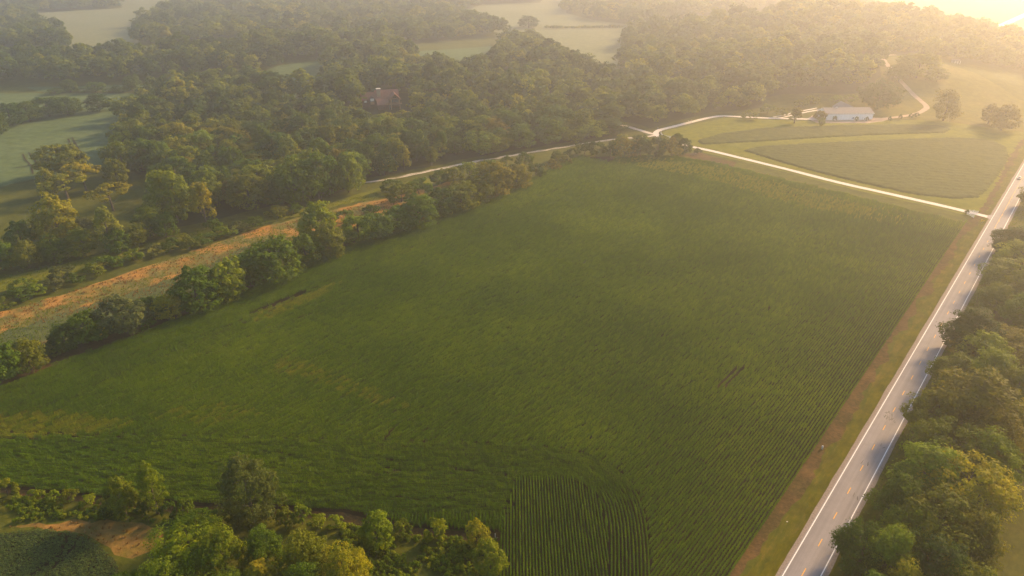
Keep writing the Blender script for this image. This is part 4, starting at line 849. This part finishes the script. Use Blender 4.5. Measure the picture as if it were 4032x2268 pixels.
for t in np.arange(-60, 60, .62):
    s = np.arange(-80, 80, .5); q.append(np.c_[PLOT.mean(0)[0]+s*math.cos(a)-t*math.sin(a), PLOT.mean(0)[1]+s*math.sin(a)+t*math.cos(a)])
q = np.concatenate(q)+r.normal(0, .08, (sum(map(len, q)), 2)); q = q[inpoly(q, PLOT)]
trk = np.minimum(seg_dist(q, [D(*g) for g in [(80, 1449), (150, 1400), (172, 1350)]]), seg_dist(q, [D(*g) for g in [(140, 1430), (185, 1380), (203, 1345)]])); q = q[(trk > .5) | (r.random(len(q)) < .3)]
n = len(q); scatter('bean_plot', BEAN, np.c_[q, np.zeros(n)], r.uniform(0, 6, n), np.full((n, 3), 1.)*r.uniform(.8, 1.3, (n, 1)), r.integers(0, 3, n), 'blue-green bean plot in the bottom left corner')
sheet('bean_plot_soil', PLOT, 0.016, M['soil'], 'soil under the small bean plot', .3)
rough = [pw([(1180, 2110), (1350, 2070), (1640, 2110), (1960, 2130), (1950, 2420), (1000, 2420), (1150, 2250)]), pw([(-300, 1945), (80, 1955), (365, 1990), (700, 2030), (760, 2060), (640, 2060), (400, 2045), (150, 2050), (-300, 2085)])]
q = np.concatenate([fill(rough[0], 2.6, 1), fill(rough[1], 2.2, 2)]); q = q[clumpy(q, .35, -.25, 3)]; n = len(q)
scatter('rough_weeds', WEED+GRASS, np.c_[q, np.zeros(n)], r.uniform(0, 6, n), np.full((n, 3), 1.)*r.uniform(.6, 1.5, (n, 1)), r.integers(0, 7, n), 'rough green weeds on the bottom left waste ground')
sb = np.array([road(60, -13.6), road(430, -13.6), road(430, -10), road(60, -10)]); vb = np.array([road(60, -10.3), road(600, -10.3), road(600, -6), road(60, -6)])
am = pw([(-200, 1300), (0, 1232), (470, 1090), (991, 912), (1314, 832), (1614, 770), (1500, 850), (1300, 920), (1100, 985), (900, 1075), (522, 1230), (100, 1400), (-200, 1490)])
st = pw([(40, 2075), (330, 2052), (640, 2082), (600, 2165), (500, 2195), (400, 2140), (180, 2088)])
q1 = fill(sb, 1.0, 4); q2 = fill(vb, .7, 5); q2 = q2[clumpy(q2, .3, .1, 6)]; q3 = fill(am, .45, 7); q3 = q3[clumpy(q3, .12, -.1, 8)]; q4 = fill(st, .25, 9)
q = np.concatenate([q3, q4]); n = len(q)
scatter('dry_grass', STRAW, np.c_[q, np.zeros(n)], r.uniform(0, 6, n), np.full((n, 3), 1.)*r.uniform(.5, 1.2, (n, 1)), r.integers(0, 3, n), 'amber dry grass tufts on the amber strip and the straw patch')
q1 = fill(vb, .8, 14); q1 = q1[clumpy(q1, .3, .0, 16)]; q3 = fill(am, .9, 17); q3 = q3[~clumpy(q3, .12, 0.0, 8)]; q5 = fill(np.array([road(60, 5), road(700, 5), road(700, 26), road(60, 26)]), .5, 18)
lane_ = pw([(-200, 1140), (0, 1085), (391, 995), (678, 930), (991, 855), (1300, 800), (1600, 730), (1600, 760), (1148, 862), (678, 975), (391, 1045), (0, 1150), (-200, 1200)])
q6 = fill(lane_, .35, 19); q = np.concatenate([q3, q5, q6]); n = len(q)
scatter('green_grass', GRASS, np.c_[q, np.zeros(n)], r.uniform(0, 6, n), np.full((n, 3), 1.)*r.uniform(.4, .9, (n, 1)), r.integers(0, 3, n), 'green grass tufts on the grass lane, the amber strip and under the roadside trees')
print('tufts', n)

# ------------------------------------------------------------------ buildings
def gable_roof(x0, x1, y0, y1, ze, zr, over=0.7, th=0.25, axis='x'):
    """two thick slopes, ridge along the axis"""
    mb = MB()
    if axis == 'x':
        ym = (y0+y1)/2; k = (zr-ze)/((y1-y0)/2)
        for sg, ye in ((-1, y0), (1, y1)):
            yo = ye+sg*over; zo = ze-k*over
            mb.prism([(x0-over, ym, zr), (x0-over, yo, zo), (x0-over, yo, zo+th), (x0-over, ym, zr+th)], (x1-x0+2*over, 0, 0))
    else:
        xm = (x0+x1)/2; k = (zr-ze)/((x1-x0)/2)
        for sg, xe in ((-1, x0), (1, x1)):
            xo = xe+sg*over; zo = ze-k*over
            mb.prism([(xm, y0-over, zr), (xo, y0-over, zo), (xo, y0-over, zo+th), (xm, y0-over, zr+th)], (0, y1-y0+2*over, 0))
    return mb
def house_walls(x0, x1, y0, y1, h, zr, axis='x'):
    mb = MB(); e = 0.06
    if axis == 'x':
        ym = (y0+y1)/2; pent = [(x0, y0, -2.0), (x0, y1, -2.0), (x0, y1, h), (x0, ym, zr-e), (x0, y0, h)]; mb.prism(pent, (x1-x0, 0, 0))
    else:
        xm = (x0+x1)/2; pent = [(x0, y0, -2.0), (x1, y0, -2.0), (x1, y0, h), (xm, y0, zr-e), (x0, y0, h)]; mb.prism(pent, (0, y1-y0, 0))
    return mb
def window(parent, x0, x1, y, z0, z1, panes=2, glass='glass', frame='timber', face='y', sgn=-1):
    """window in a wall that faces along y (or x): frame with panes as sub-parts"""
    fr = MB(); t = 0.12; d = 0.14*sgn
    def bx(mb, a0, a1, b0, b1, c0, c1): mb.box(a0, a1, min(b0, b1), max(b0, b1), c0, c1) if face == 'y' else mb.box(min(b0, b1), max(b0, b1), a0, a1, c0, c1)
    bx(fr, x0-t, x1+t, y, y+d, z1, z1+t); bx(fr, x0-t, x1+t, y, y+d*1.3, z0-t, z0); bx(fr, x0-t, x0, y, y+d, z0, z1); bx(fr, x1, x1+t, y, y+d, z0, z1)
    w = (x1-x0)/panes
    for k in range(1, panes): bx(fr, x0+k*w-.05, x0+k*w+.05, y, y+d*.8, z0, z1)
    o = fr.build('window', M[frame], parent)
    for k in range(panes):
        pm = MB(); bx(pm, x0+k*w+.05, x0+(k+1)*w-.05, y, y+d*.4, z0+.01, z1-.01); pm.build('pane', M[glass], o)
    return o

# lodge in the wood
hz_ = H1(*HOUSE)
lodge = tag(empty('lodge', (HOUSE[0], HOUSE[1], hz_), R(17)), 'brown timber lodge with steep gables and stone chimney in the wood', 'house'); lodge.scale = (1.15, 1.15, 1.15)
house_walls(-8, 8, -5, 5, 5.5, 11).build('wall', M['logs'], lodge)
rf = gable_roof(-8, 8, -5, 5, 5.5, 11, .9, .3).build('roof', M['brown_roof'], lodge)
house_walls(1.2, 8.2, -8.5, -4.9, 6.2, 9.7, 'y').build('porch_wall', M['logs'], lodge)
gable_roof(1.0, 8.4, -11, -1.6, 6.2, 9.8, .8, .3, 'y').build('porch_roof', M['brown_roof'], lodge)
for s, x in ((-1, .2), (1, 9.2)):
    MB().prism([(4.7, -11.95, 10.15), (x, -11.95, 5.45), (x, -11.95, 5.05), (4.7, -11.95, 9.7)], (0, .12, 0)).build('barge_board', M['timber'], lodge)
for x in (1.5, 7.9): MB().tube([(x, -11.2, -2), (x, -11.2, 2), (x, -11.2, 6.2)], [.38, .34, .30], 8).build('porch_post', M['timber'], lodge)
MB().box(-3.0, 9.6, -11.6, -8.6, 2.2, 2.5).build('deck', M['timber'], lodge)
for z in (2.9, 3.3, 3.7): MB().box(-3.0, 9.6, -11.62, -11.5, z, z+.14).build('deck_rail', M['timber'], lodge)
for x in np.arange(-2.8, 9.6, 1.5): MB().box(x-.07, x+.07, -11.64, -11.48, 2.5, 3.9).build('baluster', M['timber'], lodge)
window(lodge, 2.4, 7.0, -8.5, 2.9, 5.6, 4, 'glass')
window(lodge, 3.4, 6.0, -8.5, 6.3, 7.6, 2, 'glass')
MB().prism([(-8.6, -5.2, 5.3), (-8.6, -11.0, 2.0), (-8.6, -11.0, 2.3), (-8.6, -5.2, 5.6)], (8.9, 0, 0)).build('lean_to_roof', M['brown_roof'], lodge)
MB().prism([(-8.2, -5.02, -2), (-8.2, -10.4, -2), (-8.2, -10.4, 2.2), (-8.2, -5.02, 5.2)], (8.2, 0, 0)).build('lean_to_wall', M['logs'], lodge)
MB().prism([(.02, -5.1, -2), (.02, -10.3, -2), (.02, -10.3, 2.25), (.02, -5.1, 5.15)], (.1, 0, 0)).build('pale_end_wall', M['white_paint'], lodge)
house_walls(-18.5, -8.02, -1.5, 6.5, 5.2, 9.2).build('wing_wall', M['logs'], lodge)
gable_roof(-18.5, -8.3, -1.5, 6.5, 5.2, 9.2, .8, .3).build('wing_roof', M['brown_roof'], lodge)
house_walls(-13.2, -9.6, -3.4, 1.5, 6.0, 7.6, 'y').build('dormer', M['logs'], lodge)
gable_roof(-13.2, -9.6, -3.4, 2.0, 6.0, 7.6, .6, .25, 'y').build('dormer_roof', M['brown_roof'], lodge)
window(lodge, -12.6, -10.2, -3.4, 4.2, 5.7, 3, 'pane_pale', 'white_paint')
window(lodge, -17.0, -15.4, -1.5, 3.0, 4.4, 2, 'pane_pale', 'white_paint')
MB().box(-12.9, -10.0, -4.4, -3.5, 1.6, 3.6).build('bay', M['timber'], lodge)
ch = MB().box(-7.6, -4.9, -3.9, -1.9, 4.0, 12.6).build('chimney', M['stone'], rf)
MB().box(-7.95, -4.55, -4.25, -1.55, 12.6, 12.95).build('chimney_cap', M['cap'], rf)
for x, z in ((7.0, 8.4),): window(lodge, x-.5, x+.5, -11.0, z-.5, z+.4, 1, 'pane_pale', 'white_paint') if False else None
for k, (a, b) in enumerate([(1638, 413), (1652, 416)]):
    P = at(a, b); fb = tag(empty('flowering_bush', (*P, H1(*P))), 'cream flowering bush on the terrace right of the lodge, %s of two' % ('left' if k == 0 else 'right'), 'shrub')
    fb.scale = (.55, .55, .6); c = link('crown', SHRUB[k], None, fb); c.color = (.62, .58, .30, 1); link('stem', STEM[0], None, fb)

# white barn
FL, FR = at(3250, 474), at(3434, 472); ba = math.atan2(FR[1]-FL[1], FR[0]-FL[0]); BL = float(np.linalg.norm(FR-FL)); BW, BH, BRZ = 17.0, 5.5, 8.6
barn = tag(empty('white_barn', (*FL, 0), ba), 'long white metal barn with a grey shingle roof at the driveway end', 'barn')
mb = MB()
mb.prism([(0, 0, 0), (0, BW, 0), (0, BW, BH), (0, BW/2, BRZ-.05), (0, 0, BH)], (BL, 0, 0)); mb.build('wall', M['white_wall'], barn)
rf = gable_roof(0, BL, 0, BW, BH, BRZ, .6, .18).build('roof', M['grey_roof'], barn)
for y, s in ((-.62, 1), (BW+.62, -1)): MB().box(-.6, BL+.6, min(y, y+.1*s), max(y, y+.1*s), BH-.48, BH-.2).build('gutter', M['white_paint'], barn)
for k in range(1, int(BL/2.2)): MB().box(k*2.2-.05, k*2.2+.05, -.05, 0, .05, BH-.25).build('siding_rib', M['white_paint'], barn)
MB().box(.1, BL-.1, -.06, 0, 0, .35).build('skirting', M['cap'], barn)
window(barn, 6.6, 7.9, 0, 2.8, 4.2, 2, 'glass', 'white_paint', 'x', -1); window(barn, 10.2, 11.2, 0, .9, 2.2, 1, 'glass', 'white_paint', 'x', -1)
window(barn, 23.0, 24.0, 0, 1.2, 2.4, 2, 'glass', 'white_paint')
d_ = MB().box(30.8, 31.8, -.09, 0, .35, 2.5).build('door', M['white_paint'], barn); MB().box(31.55, 31.65, -.14, -.09, 1.3, 1.45).build('handle', M['tyre'], d_)
MB().box(22.0, 22.7, -.10, 0, 1.3, 2.1).build('blue_sign', M['blue'], barn)
house_walls(20, 33, BW+.02, 32, 4.6, 8.7, 'y').build('rear_wing_wall', M['white_wall'], barn)
gable_roof(20, 33, 10.2, 32, 4.6, 8.8, .6, .18, 'y').build('rear_wing_roof', M['grey_roof'], barn)
MB().prism([(10.6, 8.0, 8.2), (12.4, 8.0, 8.2), (12.4, 8.0, 9.2), (11.5, 8.0, 9.9), (10.6, 8.0, 9.2)], (0, 1.8, 0)).build('cupola', M['white_wall'], barn)
gable_roof(10.6, 12.4, 8.0, 9.8, 9.22, 9.94, .3, .1, 'y').build('cupola_roof', M['grey_roof'], barn)

# open shed on the hill crest
P = at(3762, 249); shed = tag(empty('hill_shed', (*P, H1(*P)), R(-14)), 'small open-sided shed with a pale roof on the hill crest', 'shed')
MB().prism([(-4.0, -2.6, 2.9), (-4.0, 2.6, 3.7), (-4.0, 2.6, 3.9), (-4.0, -2.6, 3.1)], (8, 0, 0)).build('roof', M['gravel'], shed)
MB().box(-3.7, 3.7, 2.1, 2.3, -1, 3.5).build('back_wall', M['grey_wood'], shed); MB().box(-3.7, -3.5, -2.2, 2.08, -1, 2.9).build('side_wall', M['grey_wood'], shed)
for x in (-1.2, 1.2, 3.6): MB().box(x-.1, x+.1, -2.3, -2.1, -1, 2.9).build('post', M['white_paint'], shed)

# ------------------------------------------------------------------ fences, signs and small things
def rail_fence(name, pts, h, rails, mat, label, cat='fence', panel=False):
    z0 = H1(*pts[0]); e = tag(empty(name, (*pts[0], z0)), label, cat); o = np.array(pts[0])
    for p in pts:
        q = np.array(p)-o; MB().box(q[0]-.11, q[0]+.11, q[1]-.11, q[1]+.11, -.2, h+.12).build('post', mat, e)
    for a, b in zip(pts[:-1], pts[1:]):
        a = np.array(a)-o; b = np.array(b)-o; d = (b-a)/np.linalg.norm(b-a); nn = np.array([-d[1], d[0]])*.03; a = a+d*.115; b = b-d*.115
        for k in range(rails):
            z = h*(k+.75)/rails-.08; w = .16 if not panel else h/rails*.42
            MB().prism([(*(a-nn), z-w/2), (*(b-nn), z-w/2), (*(b-nn), z+w/2), (*(a-nn), z+w/2)], (2*nn[0], 2*nn[1], 0)).build('rail', mat, e)
    return e
rail_fence('white_fence', P2((2628, 509), (2616, 512), (2604, 516), (2602, 526), (2608, 536), (2622, 540), (2640, 545)), 1.5, 4, M['white_paint'], 'curved white rail fence on the inside of the driveway bend')
rail_fence('wing_fence', P2((3816, 837), (3832, 838), (3849, 841)), 1.5, 5, M['white_paint'], 'pale wing fence on the far side of the driveway entrance', panel=True)
rail_fence('wing_fence', P2((3807, 845), (3820, 850), (3833, 858)), 1.5, 5, M['white_paint'], 'pale wing fence on the near side of the driveway entrance', panel=True)
rail_fence('weathered_fence', P2((2724, 613), (2740, 606), (2762, 598)), 1.1, 2, M['grey_wood'], 'short weathered wooden fence beside the dark bush by the driveway')
for k, (a, b) in enumerate([(2709, 486), (2716, 487), (2722, 486)]):
    P = at(a, b); e = tag(empty('gate_post', (*P, 0)), 'grey gate post beside the driveway bend, %s of three' % ['left', 'middle', 'right'][k], 'post', 'gate posts beside the driveway')
    MB().box(-.1, .1, -.1, .1, 0, 2.2 if k < 2 else 3.0).build('shaft', M['grey_wood'], e); MB().box(-.14, .14, -.14, .14, 2.2 if k < 2 else 3.0, 2.3 if k < 2 else 3.1).build('cap', M['white_paint'], e)
tree_px('shrub', 2430.5, 538, 12, 11, 'dark', 'small dark bush at the driveway gate')
# no-passing pennant
P = at(3866, 880); e = tag(empty('pennant_sign', (*P, 0), R(-12)), 'yellow pennant road sign on a post by the driveway entrance', 'road sign')
MB().box(-.05, .05, -.05, .05, 0, 2.5).build('post', M['grey_wood'], e)
bd = MB().prism([(-.75, -.10, .95), (1.05, -.10, 1.6), (-.75, -.10, 2.3)], (0, .04, 0)).build('board', M['yellow'], e)
# roadside utility pedestal
P = at(3237, 1768); e = tag(empty('utility_pedestal', (*P, 0)), 'pale green cylindrical utility pedestal at the corn edge', 'pedestal')
MB().tube([(0, 0, 0), (0, 0, .75)], [.22, .22], 14).build('body', M['green_plastic'], e); MB().tube([(0, 0, .75), (0, 0, .95), (0, 0, 1.18), (0, 0, 1.25)], [.27, .27, .25, .14], 14).build('cap', M['white_paint'], e)
# white stake at the lower corn edge
P = at(1950, 2122); e = tag(empty('marker_stake', (*P, 0), .3), 'thin white marker stake with a low crossbar at the lower corn edge', 'stake')
MB().box(-.05, .05, -.05, .05, 0, 1.9).build('stake', M['white_paint'], e); MB().box(-.7, .7, -.04, .04, .25, .33).build('crossbar', M['grey_wood'], e)
# pale debris on the verge
P = at(3099, 2055); e = tag(empty('litter_sheet', (*P, .05)), 'small pale scrap lying on the verge grass', 'litter'); MB().prism([(-.2, -.12, 0), (.22, -.1, .02), (.16, .14, .05), (-.14, .12, .03)], (0, 0, .04)).build('scrap', M['white_paint'], e)
# red drum at the thicket end
P = at(2713, 580); e = tag(empty('red_drum', (*P, 0)), 'red drum beside the driveway at the end of the thicket', 'drum')
MB().tube([(0, 0, 0), (0, 0, .1), (0, 0, .7), (0, 0, 1.5), (0, 0, 1.6)], [.5, .56, .52, .56, .48], 14).build('body', M['red'], e); MB().tube([(0, 0, 1.6), (0, 0, 1.66)], [.4, .4], 12).build('lid', M['grey_wood'], e)
# driveway marker posts
for k, (a, b) in enumerate([(2851, 463), (2588, 542), (2590, 509)]):
    P = at(a, b); e = tag(empty('marker_post', (*P, 0)), ['orange marker post at the top of the driveway curve', 'dark marker post on the outside of the driveway bend', 'blue barrel post above the driveway bend'][k], 'post')
    MB().box(-.12, .12, -.12, .12, 0, 1.3).build('shaft', M[['red', 'tyre', 'blue'][k]], e); MB().box(-.16, .16, -.16, .16, 1.3, 1.45).build('cap', M['white_paint'], e)
P = at(4022, 783); e = tag(empty('delineator_post', (*P, 0), R(10)), 'white delineator post by the tree at the right picture edge', 'post')
MB().box(-.08, .08, -.04, .04, 0, 1.5).build('shaft', M['white_paint'], e); MB().box(-.06, .06, -.06, -.04, 1.2, 1.4).build('reflector', M['lamp'], e)

# oncoming car
cs = float(at(4018, 706)@RD); cpz = road(cs, -1.75)
car = tag(empty('car', (*cpz, .105), -AZ+math.pi), 'pale tan car driving toward the viewer on the highway', 'car')
def loft(mb, secs):
    """secs: list of (y, [(x,z)...]) outlines from back to front"""
    b0 = len(mb.v); n = len(secs[0][1])
    for y, o in secs: mb.v += [(x, y, z) for x, z in o]
    for i in range(len(secs)-1):
        a = b0+i*n; c = a+n; mb.f += [[a+k, a+(k+1) % n, c+(k+1) % n, c+k] for k in range(n)]
    mb.f.append([b0+k for k in range(n)]); mb.f.append([b0+(len(secs)-1)*n+k for k in range(n-1, -1, -1)]); return mb
sec = lambda w, z0, z1: [(-w, z0), (w, z0), (w*1.02, (z0+z1)/2), (w*.93, z1), (-w*.93, z1), (-w*1.02, (z0+z1)/2)]
loft(MB(), [(-2.3, sec(.78, .38, .85)), (-2.15, sec(.88, .28, .98)), (-.9, sec(.92, .25, 1.02)), (.9, sec(.92, .25, 1.0)), (1.9, sec(.9, .27, .9)), (2.25, sec(.82, .3, .78)), (2.35, sec(.72, .36, .66))]).build('body', M['car_paint'], car)
loft(MB(), [(-1.75, sec(.70, .97, 1.05)), (-1.1, sec(.66, .97, 1.48)), (.2, sec(.66, .97, 1.5)), (1.05, sec(.70, .97, 1.04))]).build('cabin', M['car_paint'], car)
MB().prism([(-.62, .98, 1.10), (.62, .98, 1.10), (.56, .32, 1.46), (-.56, .32, 1.46)], (0, .05, .05)).build('windscreen', M['glass'], car)
MB().prism([(-.60, -1.66, 1.12), (.60, -1.66, 1.12), (.55, -1.18, 1.42), (-.55, -1.18, 1.42)], (0, -.05, .05)).build('rear_window', M['glass'], car)
for s in (-1, 1):
    MB().prism([(s*.69, -1.3, 1.08), (s*.69, .8, 1.08), (s*.65, .2, 1.42), (s*.65, -1.05, 1.42)], (s*.03, 0, 0)).build('side_window', M['glass'], car)
    MB().box(min(s*.42, s*.72), max(s*.42, s*.72), 2.26, 2.38, .58, .72).build('headlight', M['lamp'], car)
    for y in (-1.4, 1.45):
        w = MB().tube([(s*.72, y, .33), (s*.94, y, .33)], [.33, .33], 16).build('wheel', M['tyre'], car); MB().tube([(s*.945, y, .33), (s*.96, y, .33)], [.2, .2], 12).build('rim', M['lamp'], w)

# ------------------------------------------------------------------ haze
m, n_, out = node_mat('morning_haze'); v = n_.nodes.new('ShaderNodeVolumePrincipled')
v.inputs['Color'].default_value = (*HAZE_COL, 1); v.inputs['Density'].default_value = HAZE_DENSITY; v.inputs['Anisotropy'].default_value = HAZE_G
n_.links.new(v.outputs[0], out.inputs['Volume'])
tag(MB().box(-3500, 3500, -800, 4400, -1.0, 150).build('haze', m), 'golden morning haze filling the valley air', kind='stuff')
